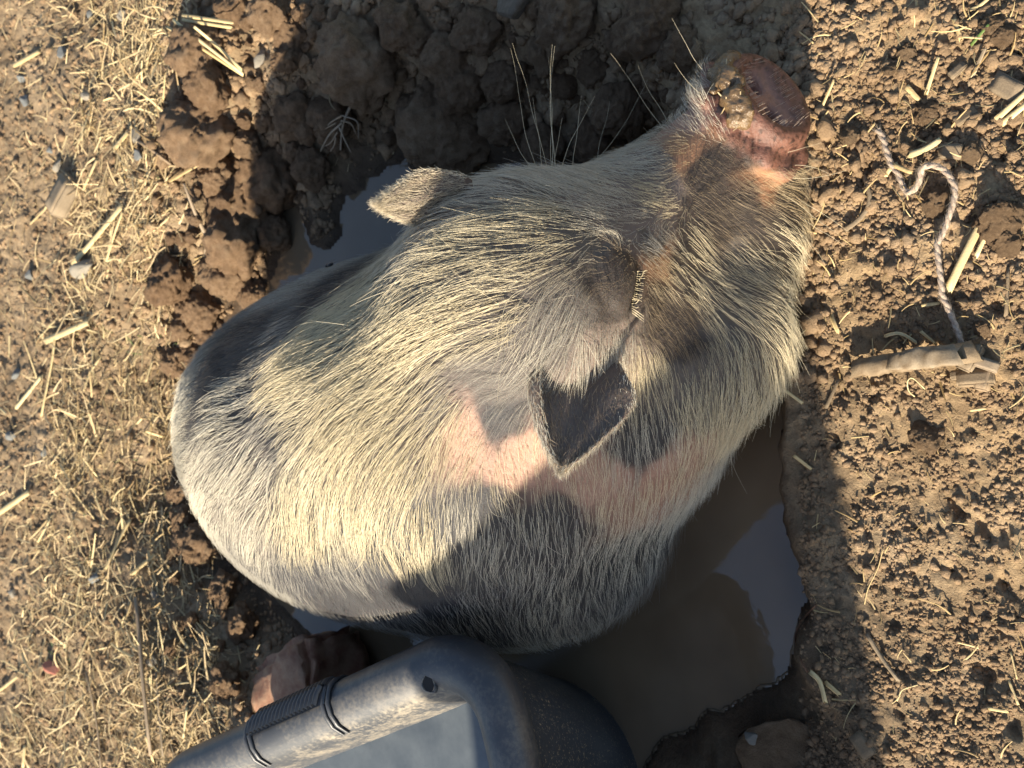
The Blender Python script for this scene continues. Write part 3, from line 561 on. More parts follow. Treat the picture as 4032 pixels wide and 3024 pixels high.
fattr(tme, 'dust', np.clip(ss(.10, .14, zz) * .25 + (rr < -.030) * ss(-.05, .1, zz) * 1.0, 0, 1)); fattr(tme, 'speck', ((rr > -.056) & (zz < .12) & (np.arange(len(V)) < 8 * nr)).astype(float))
tb = tpart('body', tme, MAT['tub'])
def ring_pt(s, off, z):                # point on the rim, s metres from the middle of the near-right long side
    return TC + e1 * s - e2 * (TW / 2 + off) + np.array([0, 0, z])
# textured hand grip moulded into the rim, between two beads
GC = at(1135, 2815, RIM); gs = np.linalg.solve(np.stack([e1[:2], e2[:2]], 1), (GC - TC)[:2])[0]; RP = [(.0068, .127), (.0088, .132), (.0085, .142), (.005, .1495), (.0, RIM + .0015), (-.008, RIM + .005), (-.018, RIM + .004), (-.028, RIM - .001), (-.036, RIM - .011)]
def bead(s):
    vs = []; fs = []; K = 6
    for i, (o, z) in enumerate(RP):
        for k in range(K): t = 2 * math.pi * k / K; vs.append(ring_pt(s + .0022 * math.cos(t), o + .0018 * math.sin(t) * (1 if i < 4 else .2), z + .0018 * math.sin(t)))
    for i in range(len(RP) - 1):
        for k in range(K): fs.append((i * K + k, i * K + (k + 1) % K, (i + 1) * K + (k + 1) % K, (i + 1) * K + k))
    return mesh('bead', np.array(vs), fs)
def plain(me):
    fattr(me, 'dust', np.full(len(me.vertices), .05)); fattr(me, 'speck', np.zeros(len(me.vertices))); return me
grip = tpart('hand_grip', plain(mesh('hand_grip', np.array([ring_pt(gs + s, o + .0008, z + .0008) for s in (-.052, .052) for o, z in RP[1:6]]), [(i, i + 1, i + 6, i + 5) for i in range(4)])), MAT['tub'])
for s in (-.055, -.049, .049, .055): tpart('bead', plain(bead(gs + s)), MAT['tub'], grip)
for row, (j0, j1) in enumerate(((1, 3), (3, 5))):
    for k in range(17):
        s = gs - .045 + .0055 * k; (oa, za), (om, zm), (ob, zb) = RP[j0], RP[j0 + 1], RP[j1]; sk = .004 * (1 if row else -1); vs = []
        for (o, z, ds) in ((oa, za, 0), (om, zm, sk / 2), (ob, zb, sk)):
            for w, hgt in ((-.0019, .0), (-.0010, .0026), (.0010, .0026), (.0019, .0)): vs.append(ring_pt(s + ds + w, o + hgt * 1.0 + .0015, z + hgt * 1.0 + .0015))
        tpart('grip_rib', plain(mesh('grip_rib', np.array(vs), [(4 * i + q, 4 * i + q + 1, 4 * i + q + 5, 4 * i + q + 4) for i in range(2) for q in range(3)])), MAT['tub'], grip)
hc_ = at(1690, 2690, RIM - .001); ax1 = nv(e1 * .8 - e2 * .2); nh = nv([.0, -.35, .94]); ax1 = nv(ax1 - nh * (ax1 @ nh)); ax2 = np.cross(nh, ax1); vs = []; fs = []
for i in range(20):
    t = 2 * math.pi * i / 20; wob = 1 + .12 * math.sin(3 * t + 1)
    for R_, z in ((.0086, -.002), (.0078, .0016), (.0066, .0024), (.0060, .0005)): vs.append(hc_ + (ax1 * math.cos(t) * .72 + ax2 * math.sin(t) * 1.05) * R_ * wob + nh * z)
for i in range(20):
    for k in range(3): fs.append((4 * i + k, 4 * ((i + 1) % 20) + k, 4 * ((i + 1) % 20) + k + 1, 4 * i + k + 1))
me = mesh('torn_hole', np.array(vs), fs); fattr(me, 'dust', np.ones(len(vs))); fattr(me, 'speck', np.zeros(len(vs))); hole = tpart('torn_hole', me, MAT['tub'])
tpart('hole_shade_disc', mesh('hole_shade_disc', np.array([hc_ + (ax1 * math.cos(t) * .72 + ax2 * math.sin(t) * 1.05) * .0062 + nh * .0019 for t in np.linspace(0, 6.28, 17)[:-1]]), [tuple(range(16))]), MAT['dark'], hole)  # dark disc over the uncut rim, standing in for the shade inside the hole
M = NT('tub_water'); v = M.coord(); n = M.noise(v, 30, 5, .6); MAT['tubwater'] = M.set(Base_Color=M.ramp(n, [(.3, (.07, .085, .10)), (.7, (.12, .14, .155))]), Roughness=.08, IOR=1.5, Specular_IOR_Level=.9, Normal=M.bump(n, .1, .002))
P = tub_ring(-.0455) + TC; P[:, 2] = .078
tag(obj('tub_water', mesh('tub_water', P, [tuple(range(len(P)))]), MAT['tubwater']), kind='structure')

# unseen drum added to shade the tub, the pig's flank and the water
bar = empty('shade_caster', (-1.30, .262, 0)); tag(bar, 'unseen black drum added beyond the tub to cast shade', 'shade_caster')
pr = [(.0, -.02), (.140, -.02), (.150, .0), (.155, .18), (.160, .23), (.152, .24), (.152, .46), (.160, .47), (.156, .58), (.146, .67), (.150, .685), (.150, .70), (.140, .70), (.138, .688), (.0, .688)]
vs = np.array([(r * math.cos(t), r * math.sin(t), z) for r, z in pr for t in np.linspace(0, 2 * math.pi, 41)[:-1]]); fs = [(j * 40 + i, j * 40 + (i + 1) % 40, (j + 1) * 40 + (i + 1) % 40, (j + 1) * 40 + i) for j in range(len(pr) - 1) for i in range(40)]
obj('shade_caster_body', plain(mesh('shade_caster_body', vs, fs)), MAT['tub'], bar)
# ------------------------------------------------------------------ lumps: clods, stones, brick
def lump(seed, sub=5, kind='clod'):
    V, Fc = IC[sub]; rs = np.random.default_rng(seed); sd = seed * 13.7
    pl = rs.normal(size=(9, 3)); pl /= np.linalg.norm(pl, axis=1)[:, None]; of = rs.uniform(.62, .95, 9) if kind != 'stone' else rs.uniform(.42, .85, 9)
    R = np.ones(len(V)); dots = V @ pl.T
    for k in range(9): R = np.minimum(R, np.where(dots[:, k] > .05, of[k] / np.maximum(dots[:, k], .05), 9))
    if kind == 'stone': R = R * (1 + .05 * fbm(V * 2.2 + sd, 3))
    else: R = .55 * R + .42; R = R * (1 + .40 * fbm(V * 1.5 + sd, 2) + .22 * np.abs(fbm(V * 3.6 + sd, 3)) + .12 * fbm(V * 8 + sd, 3) + .055 * fbm(V * 22 + sd, 2))
    return mesh('lump', V * R[:, None], Fc, True)
CL = [lump(s, 5) for s in range(9)]; ST = [lump(40 + s, 4, 'stone') for s in range(5)]; CS = [lump(70 + s, 4) for s in range(6)]
for me in CL + CS: me.materials.append(MAT['clod'])
def place(name, me, p, size, rot=None, sq=(1, 1, .8), mat=None):
    o = bpy.data.objects.new(name, me); col.objects.link(o); o.location = p; o.scale = np.array(sq) * size; o.rotation_euler = rot if rot is not None else tuple(rng.uniform(-.5, .5, 2)) + (rng.uniform(0, 6.28),)
    if mat:
        if len(me.materials) == 0: me.materials.append(mat)
        else: o.material_slots[0].link = 'OBJECT'; o.material_slots[0].material = mat
    return o
def px2m(p): return (p - CAM) @ cf / F
BIG = [(1400, 235, 330, 'largest rough clod at the edge of the shaded heap, above the root tuft'), (1750, 215, 200, 'mid-sized lumpy clod above the two fused clods of the shaded heap'), (1806, 345, 190, 'flat dark clod directly above the big clod by the far ear'),
 (1735, 520, 330, 'big dark clod lying against the pig\'s far ear'), (1958, 310, 165, 'round pitted clod left of the brow bristles'), (1860, 110, 180, 'lumpy clod below the heap\'s top edge, left of the pale slab'), (2195, 80, 250, 'large knobbly clod right of the pale slab'),
 (2122, 205, 140, 'rounded clod below the knobbly clod, over the bristles'), (2316, 270, 130, 'egg-shaped clod right of the brow bristles'), (2420, 425, 210, 'broad crumbly clod above the bridge of the pig\'s nose'), (2330, 560, 190, 'clod tucked behind the pig\'s brow'), (1976, 470, 180, 'dark clod in the gap right of the ear clod'),
 (2529, 95, 240, 'large grey-brown clod at the top edge above the snout'), (2655, 185, 160, 'smooth upright clod nearest the snout'), (2116, 575, 180, 'clod half hidden below the brow bristles'), (1617, 140, 130, 'small clod right of the largest rough clod'), (1545, 95, 170, 'clod at the top edge over the largest rough clod'),
 (1672, 395, 170, 'clod carrying a broken straw stub in the shaded heap'), (1590, 420, 110, 'small clod right of the root tuft'), (2200, 330, 110, 'small clod among the brow bristles'), (2426, 150, 130, 'narrow clod between the two large clods at the top'), (1684, 200, 120, 'knob-like clod in the middle of the shaded heap'),
 (747, 200, 230, 'flat sunlit clod under the straw bundle'), (800, 340, 190, 'sunlit pitted clod below the straw bundle'), (770, 510, 290, 'wide sunlit clod at the left of the heap'), (1106, 225, 115, 'sunlit upright clod beside the pale stone'), (900, 18, 150, 'sunlit clod at the top edge left of the heap'),
 (1045, 45, 170, 'crumbly sunlit clod at the top edge'), (1120, 125, 140, 'half-lit clod below the top edge'), (1027, 700, 250, 'large sunlit clod above the small puddle'), (911, 815, 230, 'sunlit broken clod left of the small puddle'), (948, 565, 110, 'small sunlit knob in the heap\'s middle'),
 (1200, 660, 140, 'shaded smooth clod above the small puddle'), (1140, 590, 100, 'round half-shaded clod beside the smooth one'), (1154, 455, 180, 'crumbling clod left under the largest rough clod'), (1290, 450, 190, 'reddish clod right under the largest rough clod'), (911, 950, 250, 'wide sunlit clod left of the pig\'s back'),
 (1045, 915, 150, 'sunlit clod touching the small puddle'), (820, 690, 150, 'shaded hollow clod at the heap\'s left'), (638, 1110, 180, 'sunlit crumbly clod at the edge of the straw'), (869, 1075, 190, 'sunlit clod above the pig\'s back'), (760, 1225, 150, 'flat sunlit clod beside the pig\'s back'), (966, 1155, 115, 'dark round clod touching the pig\'s back'),
 (690, 1285, 110, 'dark block-shaped clod left of the pig\'s back'), (800, 1310, 110, 'sunlit clod close to the dark hip patch'), (668, 1425, 120, 'half-shaded clod near the pig\'s hip'), (720, 1395, 90, 'small sunlit clod near the pig\'s hip'), (760, 2160, 170, 'reddish sunlit clod below the pig\'s rump'), (700, 2060, 130, 'reddish clod beside the rump hair'),
 (690, 1950, 120, 'shaded clod tucked under the rump'), (860, 2330, 130, 'crumbled reddish clod left of the brick'), (930, 2460, 140, 'brown clod between brick and rump'), (860, 2690, 120, 'dark clod left of the brick')]
for i, (x, y, s, lb) in enumerate(BIG):
    p = on(x, y, .012); sz = s * px2m(p) * .56
    o = place('soil_clod', CL[i % 9], (p[0], p[1], p[2] + sz * .12), sz); tag(o, lb, 'clod', 'soil clods dug out round the wallow')
# medium clods that nothing tells apart
cnt = 0; zones = [((1250, 2700), (0, 620), 70, 'fist-shaped small clod in the shaded heap behind the pig\'s head', 'small clods of the shaded heap'), ((640, 1250), (0, 1050), 75, 'small sunlit clod in the heap left of the shadow', 'small clods of the sunlit heap'), ((600, 1100), (1000, 1450), 26, 'small clod strewn along the pig\'s back', 'small clods along the back'), ((640, 1000), (2000, 2800), 26, 'small reddish clod strewn round the rump', 'small clods round the rump')]
for (xa, xb), (ya, yb), n, lb, gp in zones:
    for k in range(n):
        x, y = rng.uniform(xa, xb), rng.uniform(ya, yb); p = on(x, y, .008)
        if shore(np.array([p[0]]), np.array([p[1]]))[0] < .008: continue
        if xa == 640 and ya == 2000 and x > 640 + (y - 1900) * .35 + 60: continue
        sz = rng.uniform(30, 75) * px2m(p) * .5; tag(place('small_clod', CS[k % 6], (p[0], p[1], p[2] + sz * .3), sz), lb, 'clod', gp)
# near flat ground: a few distinct crumbs of soil
for i, (x, y, s, lb) in enumerate([(3560, 210, 80, 'tan clod on the near ground, level with the snout'), (3500, 270, 60, 'small tan clod below the level one on the near ground'), (3960, 130, 110, 'pale crusted clod at the top right corner'), (3900, 90, 90, 'dark-sided clod left of the pale crusted one'), (3820, 600, 90, 'hollow-faced clod right of the grey wood chip'), (3700, 800, 120, 'clod ringed by the loop of twine'),
        (3340, 530, 85, 'flaky clod just right of the snout'), (3650, 440, 110, 'broad flat clod under the bark pieces'), (3940, 880, 190, 'wide packed clod right of the twine'), (3960, 970, 120, 'dark clod below the thick straw'), (3640, 1720, 130, 'eroded clod below the wood chips'), (3860, 1300, 70, 'small clod right of the twine\'s end')]):
    p = on(x, y, .004); sz = s * px2m(p) * .5; tag(place('soil_clod', CL[(i * 2 + 1) % 9], (p[0], p[1], p[2] + sz * .15), sz, sq=(1, 1, .6), mat=MAT['nearclod']), lb, 'clod', 'soil clods on the near ground')
STN = [(2043, 10, 230, 'pale pinkish stone slab at the top of the shaded heap', 'greyclod'), (1021, 235, 95, 'pale upright stone among the sunlit clods', 'stone'), (335, 1050, 130, 'large pale stone in the straw, left of the heap', 'stone'), (79, 310, 55, 'small blue-grey stone at the far left', 'bluestone'), (95, 400, 70, 'blue-grey stone with a pale edge at the far left', 'bluestone'),
 (243, 205, 65, 'grey stone beside a long shadow at the far left', 'bluestone'), (334, 372, 55, 'grey-green stone below a short straw', 'stone'), (225, 650, 65, 'pale grey stone above the wooden block', 'stone'), (535, 540, 75, 'pale wedge stone next to the twig', 'stone'), (115, 1085, 60, 'blue stone left of the long straw', 'bluestone'), (540, 610, 60, 'blue-grey stone at the foot of the twig', 'bluestone'),
 (40, 1720, 55, 'flat blue stone on bare soil at the left edge', 'bluestone'), (170, 1778, 48, 'small blue-grey stone right of the flat blue stone', 'bluestone'), (60, 1470, 60, 'dark wet-looking stone at the left edge', 'bluestone'), (43, 2335, 50, 'tan stone at the left edge by dark bark', 'stone'), (608, 2345, 60, 'grey egg-shaped stone in the straw', 'stone'), (595, 2600, 70, 'grey stone behind the brown stem', 'stone'),
 (370, 2280, 60, 'grey stone beside a slanted bark piece', 'bluestone'), (2985, 2885, 95, 'grey-green stone resting on the muddy bank', 'stone'), (190, 590, 40, 'tiny grey stone in the chaff', 'bluestone'), (480, 60, 60, 'pale stone at the top of the straw field', 'stone'), (345, 55, 45, 'small grey stone at the top left', 'bluestone')]
for i, (x, y, s, lb, mt) in enumerate(STN):
    p = on(x, y, .004); sz = s * px2m(p) * .52; tag(place('stone', ST[i % 5], (p[0], p[1], p[2] + sz * .3 + (.010 if 'muddy bank' in lb else 0)), sz, sq=(1, .75, .6), mat=MAT[mt]), lb, 'stone', 'stones')
p = on(207, 2625, .005); tag(place('red_stone', ST[2], (p[0], p[1], p[2] + .006), .013, sq=(1.2, .8, .7), mat=MAT['redstone']), 'brick-red stone in the straw at the lower left', 'stone')
p = on(3110, 2970, 0); tag(place('mud_slab', ST[1], (p[0], p[1], p[2] + .001), .050, rot=(.0, -.03, .9), sq=(1.15, .85, .13), mat=MAT['nearclod']), 'flat grey cracked mud slab under the grey-green stone', 'mud slab')
def roughbox(L, W, Hh, seed, amp=.004, cuts=7):
    bm = bmesh.new(); bmesh.ops.create_cube(bm, size=1.0); bmesh.ops.scale(bm, vec=(L, W, Hh), verts=bm.verts); bmesh.ops.bevel(bm, geom=bm.edges[:], offset=min(L, W, Hh) * .12, segments=2, affect='EDGES'); bmesh.ops.subdivide_edges(bm, edges=bm.edges[:], cuts=cuts, use_grid_fill=True)
    V = np.array([v.co[:] for v in bm.verts]); nn = np.stack([fbm(V * 38 + seed * 5 + q * 11, 4) for q in range(3)], -1) * amp
    for v, c in zip(bm.verts, V + nn): v.co = c
    me = bpy.data.meshes.new('rough'); bm.to_mesh(me); bm.free(); me.polygons.foreach_set('use_smooth', np.ones(len(me.polygons), bool)); return me
p = on(1225, 2660, .02); o = obj('broken_brick', roughbox(.135, .085, .075, 3, .010), MAT['brick']); o.location = (p[0] - .01, p[1], p[2] + .02); o.rotation_euler = (.1, .25, math.radians(118)); tag(o, 'broken red brick between the tub and the pig\'s rump', 'brick')

# ------------------------------------------------------------------ straw, twigs, wood, twine
def stalk(pts, w, t, K=8, taper=(1, 1), ns=6, groove=.0, seed=0, frayed=0):
    pts = np.array(pts, float); m = len(pts); u = np.linspace(0, m - 1, max(K, m)); i = np.clip(u.astype(int), 0, m - 2); f = (u - i)[:, None]
    P = pts[i] * (1 - f) + pts[i + 1] * f
    if m > 2:
        for _ in range(2): P[1:-1] = .25 * P[:-2] + .5 * P[1:-1] + .25 * P[2:]
    T = np.gradient(P, axis=0); T /= np.linalg.norm(T, axis=1, keepdims=True); up = np.array([0, 0, 1.]); S_ = np.cross(T, up); S_ /= np.linalg.norm(S_, axis=1, keepdims=True) + 1e-9; U = np.cross(S_, T)
    n = len(P); tp = np.linspace(taper[0], taper[1], n)[:, None]; vs = []
    for k in range(ns):
        a = 2 * math.pi * k / ns; rr = 1 - groove * (k % 2); wob = 1 + .12 * pn(np.c_[np.arange(n) * .8, np.full(n, k * 3.1), np.full(n, seed)])[:, None]
        vs.append(P + S_ * (math.cos(a) * w / 2 * rr) * tp * wob + U * (math.sin(a) * t / 2 * rr) * tp * wob)
    vs = np.stack(vs, 1); rj = np.random.default_rng(seed + 5); vs[0] -= T[0] * (rj.random((ns, 1)) * w * .7); vs[-1] += T[-1] * (rj.random((ns, 1)) * w * .9)
    V = vs.reshape(-1, 3); Fc = [(j * ns + k, j * ns + (k + 1) % ns, (j + 1) * ns + (k + 1) % ns, (j + 1) * ns + k) for j in range(n - 1) for k in range(ns)]
    Fc += [tuple(range(ns - 1, -1, -1)), tuple((n - 1) * ns + k for k in range(ns))]; return V, Fc
def straw(pxs, wpx, label, mat='straw', lift=(.003, .003), flat=.35, taper=(1, .85), name='straw_piece', cat='straw', group='loose straw', kids=(), groove=.12, K=8):
    ls = np.linspace(lift[0], lift[1], len(pxs)); P = []
    for (x, y), l in zip(pxs, ls): q = on(x, y, l); P.append(np.array([q[0], q[1], q[2] + l]))
    P = np.array(P); w = wpx * px2m(P[0]); c = P[0].copy(); sd = sum(map(ord, label)); V, Fc = stalk(P - c, w, max(w * flat, .0008), K, taper, 10, groove, sd); me = mesh(name, V, Fc)
    fattr(me, 'shade', np.clip(np.tile(np.random.default_rng(sd).random(10) ** 2 * .8, len(V) // 10) + .3 * fbm(V * 300 + sd, 2), 0, 1)); o = obj(name, me, MAT[mat]); o.location = c; tag(o, label, cat, group); return o
SP = [([(3223, 450), (3281, 322)], 14, 'thin pale straw leaning beside the snout', (.001, .008)), ([(3930, 462), (4035, 368)], 26, 'upper of two thick straws at the right edge', (.003, .006)), ([(3955, 478), (4040, 410)], 28, 'lower of two thick straws at the right edge', (.003, .006)), ([(3648, 365), (3690, 237)], 17, 'brown-streaked straw standing in the crumbs', (.002, .008)),
 ([(3815, 332), (3846, 262), (3876, 196)], 17, 'long split straw left of the bark chip', (.001, .008)), ([(3575, 346), (3614, 388)], 24, 'short yellow straw end in the crumbs', (.004, .002)), ([(3757, 79), (3782, 150)], 20, 'short pale straw near the green blade', (.003, .003)), ([(3824, 36), (3850, 28), (3885, 0)], 16, 'curved straw at the top edge', (.003, .005)),
 ([(3608, 45), (3608, 0)], 10, 'thin straw hanging in at the top edge', (.003, .003)), ([(3790, 145), (3862, 150)], 9, 'thin white straw crossing the green blade', (.004, .005)), ([(3587, 608), (3640, 590), (3686, 560)], 28, 'torn husk above the twine loop', (.004, .008)), ([(3530, 650), (3500, 668), (3490, 690)], 22, 'frayed husk end crossing the twine', (.004, .002)), ([(3520, 650), (3580, 676)], 20, 'pale husk lying across the twine', (.005, .005)),
 ([(3737, 1132), (3800, 1000), (3884, 838)], 38, 'thick pale straw right of the twine', (.003, .004)), ([(3845, 1005), (3892, 905)], 20, 'ragged straw beside the thick pale straw', (.003, .005)), ([(3332, 901), (3385, 868), (3425, 815), (3430, 770), (3405, 705)], 22, 'curved strip of bark right of the jowl', (.003, .003)), ([(3275, 1245), (3285, 1275), (3298, 1302)], 20, 'crumpled yellow straw flake by the jowl', (.003, .003)),
 ([(3636, 1202), (3693, 1194)], 15, 'short white straw above the stick', (.004, .004)), ([(3961, 1240), (3966, 1150), (3970, 1060)], 17, 'flat brown straw at the right edge', (.002, .002)), ([(3488, 1322), (3520, 1310), (3557, 1312), (3602, 1345)], 15, 'bent leaf blade in the stick\'s shadow', (.008, .004)), ([(3630, 1308), (3680, 1350)], 14, 'short leaf strip in the stick\'s shadow', (.005, .003)),
 ([(3253, 1603), (3275, 1555), (3298, 1500)], 17, 'pale bark strip below the jowl', (.003, .003)), ([(3100, 1543), (3158, 1586)], 14, 'straw stuck in the wet bank under the jowl', (.004, .004)), ([(3131, 1798), (3188, 1842)], 16, 'straw lying across the lip of the wallow', (.004, .002)), ([(3822, 1616), (3878, 1608)], 12, 'pale splinter below the wood chips', (.003, .003)),
 ([(3198, 2652), (3230, 2680), (3247, 2752)], 24, 'folded pale husk on the wet bank', (.004, .003)), ([(3258, 2694), (3298, 2728)], 22, 'small pale husk beside the folded one', (.003, .002)), ([(3895, 2790), (3960, 2801)], 15, 'pale splinter at the lower right', (.004, .003)), ([(3974, 2684), (4008, 2770)], 12, 'thin straw at the lower right edge', (.003, .003)), ([(3980, 2570), (4004, 2670)], 8, 'hair-thin straw above the lower right splinter', (.003, .003)),
 ([(3955, 2305), (3990, 2430)], 20, 'grey-brown straw at the right edge of the bare soil', (.002, .002)), ([(720, 60), (911, 88)], 16, 'upper strand of straw over the flat sunlit clod', (.03, .034)), ([(722, 78), (908, 108)], 15, 'second strand of straw over the flat sunlit clod', (.03, .034)), ([(660, 108), (780, 180), (950, 292)], 14, 'lower strand of the slanting straw bundle', (.03, .02)), ([(685, 80), (800, 170), (952, 288)], 14, 'middle strand of the slanting straw bundle', (.034, .022)), ([(770, 110), (850, 175), (948, 272)], 16, 'upper strand of the slanting straw bundle', (.036, .026)),
 ([(290, 1035), (380, 930), (470, 822)], 26, 'thick bright straw crossing the chaff', (.004, .012)), ([(420, 1020), (450, 920), (478, 845)], 16, 'thinner straw beside the thick bright straw', (.004, .012)), ([(182, 1342), (337, 1272)], 28, 'thick pale straw piece at the left of the field', (.006, .01)), ([(215, 1330), (205, 1430), (180, 1540), (163, 1632)], 16, 'long jointed straw hanging under the thick pale piece', (.006, .004)), ([(66, 1602), (155, 1492)], 20, 'straw lying by the bare soil at the left', (.003, .004)),
 ([(0, 2016), (110, 1940)], 26, 'bright straw at the left edge on bare soil', (.004, .005)), ([(392, 1410), (350, 1470), (332, 1530)], 14, 'curved leaf blade in the middle of the chaff', (.006, .004)), ([(668, 712), (784, 646)], 15, 'straw pointing at the wide sunlit clod', (.004, .012)), ([(450, 585), (498, 528)], 24, 'frayed short straw above the twig', (.004, .008)), ([(331, 736), (377, 638)], 17, 'straw on top of the dark wooden block', (.008, .008)),
 ([(510, 2050), (470, 2120), (419, 2230)], 20, 'flat straw below the rump hair', (.005, .005)), ([(523, 2254), (602, 2190)], 20, 'yellow straw left of the rump', (.004, .005)), ([(152, 2126), (194, 2050)], 14, 'straw near the left edge below the bright one', (.004, .005)), ([(0, 2716), (67, 2664)], 15, 'straw at the left edge by the red stone', (.004, .005)), ([(97, 2944), (91, 3008)], 22, 'short straw at the bottom left corner', (.004, .004)),
 ([(614, 2650), (625, 2800), (640, 2972)], 13, 'long thin straw right of the brown stem', (.01, .008)), ([(340, 2648), (385, 2860), (396, 3020)], 15, 'long grey straw left of the brown stem', (.008, .006)), ([(735, 2790), (722, 2900)], 14, 'straw left of the tub rim', (.006, .006)), ([(760, 2870), (735, 2960)], 12, 'pale straw just left of the tub rim', (.006, .006)), ([(575, 2900), (600, 2990)], 18, 'broad pale leaf near the bottom edge', (.006, .006)),
 ([(600, 1420), (575, 1500)], 12, 'bright straw left of the hip', (.006, .006)), ([(582, 1700), (640, 1720)], 14, 'straw touching the rump hair', (.006, .006)), ([(690, 2010), (740, 2090)], 14, 'pale straw on the clods under the rump', (.015, .015)), ([(120, 880), (230, 770)], 10, 'thin straw left of the wooden block', (.005, .005)), ([(60, 255), (150, 205)], 22, 'tan straw among the stones at the far left', (.006, .006))]
for pxs, w, lb, lf in SP: straw(pxs, w, lb, lift=lf, mat='wood' if ('bark' in lb or 'brown' in lb and 'streaked' not in lb) else 'straw')
straw([(3828, 172), (3855, 140), (3888, 102)], 14, 'short green grass blade on the near soil', mat='grass', lift=(.002, .007), name='grass_blade', cat='grass blade', group='grass blades')
straw([(535, 2360), (550, 2520), (562, 2700), (592, 2962)], 20, 'long brown dead stem lying in the straw', mat='root', lift=(.014, .01), name='dead_stem', cat='stem', flat=.8)
for pxs, w, lb in [([(3478, 2156), (3458, 2240), (3415, 2320), (3405, 2376)], 5, 'hair-thin pale rootlet on the bare near soil'), ([(3532, 2760), (3550, 2715), (3612, 2697)], 5, 'small hooked rootlet on the lower near soil'), ([(3600, 1560), (3575, 1540), (3570, 1500), (3590, 1480), (3640, 1530)], 6, 'looped rootlet below the stick')]: straw(pxs, w, lb, mat='straw', name='rootlet', cat='root', flat=.8, group='rootlets', K=14)
straw([(3210, 2385), (3156, 2441), (3125, 2508), (3144, 2583), (3176, 2640)], 10, 'reddish root curving along the water\'s edge', mat='darkroot', name='root', cat='root', flat=.8, K=14, lift=(.004, .004))
# twigs with a fork
tw = straw([(729, 735), (775, 860), (815, 930), (855, 1012)], 26, 'forked pale twig at the edge of the sunlit clods', mat='root', lift=(.02, .014), taper=(.45, 1.1), flat=.8, name='twig', cat='twig', group='twigs')
q = on(815, 930, .016); q2 = on(800, 1010, .014); V, Fc = stalk([np.array([q[0], q[1], q[2] + .016]) - np.array(tw.location), np.array([q2[0], q2[1], q2[2] + .012]) - np.array(tw.location)], .005, .004, 6, (1, .5)); me = mesh('fork', V, Fc); fattr(me, 'shade', np.zeros(len(V))); obj('fork', me, MAT['root'], tw)
straw([(545, 555), (600, 590), (660, 640), (705, 668)], 15, 'thin crooked twig in the upper chaff', mat='root', lift=(.006, .008), flat=.8, name='twig', cat='twig', group='twigs')
straw([(3417, 2502), (3470, 2590), (3534, 2674)], 20, 'dark thin stick pressed into the bare near soil', mat='wood', lift=(.002, .002), flat=.6, name='twig', cat='twig', group='twigs')
# the short thick stick on the near soil with its second layer of wood
cc_ = lambda x, y: (3100 + x * .3617, 1100 + y * .3617)
def woodlog(name, pts, w, t, label, lifts, taper=(1, 1), par=None, org=None, mat='wood', cat='stick', group=None):
    P = []
    for (x, y), l in zip(pts, lifts): q = on(x, y, l); P.append(np.array([q[0], q[1], q[2] + l]))
    P = np.array(P); c = P[0] if org is None else org; V, Fc = stalk(P - c, w, t, 26, taper, 14, .0); V = V + np.stack([fbm(V * (90, 90, 200) + q * 9, 4) for q in range(3)], -1) * .0022
    me = mesh(name, V, Fc); fattr(me, 'shade', np.clip(.3 + fbm(V * 150, 3), 0, 1)); o = obj(name, me, MAT[mat], par)
    if par is None: o.location = c; tag(o, label, cat, group)
    return o, c
st, c0 = woodlog('stick', [cc_(790, 960), cc_(1000, 930), cc_(1300, 890), cc_(1600, 850), cc_(1900, 800)], .0155, .013, 'short thick weathered stick on the near soil beside the jowl', [.012, .012, .013, .013, .012], (.85, 1.0))
woodlog('bark_layer', [cc_(1180, 890), cc_(1300, 880), cc_(1500, 850), cc_(1720, 830)], .0158, .006, None, [.019, .021, .021, .019], (.75, 1.0), st, c0)
for i, (x, y, L, W_, Hh, ang, lb) in enumerate([(1990, 850, .020, .012, .010, .4, 'knobbly brown wood chip at the stick\'s right end'), (1965, 1030, .022, .006, .007, 1.45, 'narrow upright wood chip under the twine\'s end'), (2050, 1080, .024, .010, .009, 1.5, 'grey square-cut wood chip beside the narrow one'), (2150, 920, .018, .008, .006, 1.9, 'curled pale wood chip right of the knobbly one'), (2150, 1080, .017, .009, .007, .25, 'pale split wood chip at the right of the pile')]):
    x, y = cc_(x, y); p = on(x, y, .005); me = roughbox(L, W_, Hh, i + 20, .0012, 3); fattr(me, 'shade', np.full(len(me.vertices), .1 + .2 * (i % 2))); o = obj('wood_chip', me, MAT['wood'] if i not in (3, 4) else MAT['root']); o.location = (p[0], p[1], p[2] + .005); o.rotation_euler = (.15, -.2, math.pi - ang); tag(o, lb, 'wood chip', 'wood chips')
for i, (x, y, L, W_, Hh, ang, lb) in enumerate([(3967, 345, .024, .015, .006, -.9, 'broad bark chip at the right edge near the straws'), (3742, 595, .017, .010, .004, -1.4, 'grey striped wood chip above the twine'), (3800, 455, .016, .008, .003, 1.0, 'pale torn wood flake below the split straw'), (3399, 2933, .019, .014, .005, -.7, 'dark wood chip beside the cracked mud slab'), (275, 772, .050, .028, .022, .6, 'dark wooden block lying in the straw field'), (3768, 275, .013, .006, .004, .9, 'small brown chip among the crumbs')]):
    p = on(x, y, .003); me = roughbox(L, W_, Hh, i + 40, .0014, 3); fattr(me, 'shade', np.full(len(me.vertices), .25)); o = obj('wood_chip', me, MAT['wood']); o.location = (p[0], p[1], p[2] + Hh * .5); o.rotation_euler = (.2, -.15, math.pi - ang); tag(o, lb, 'wood chip', 'wood chips')
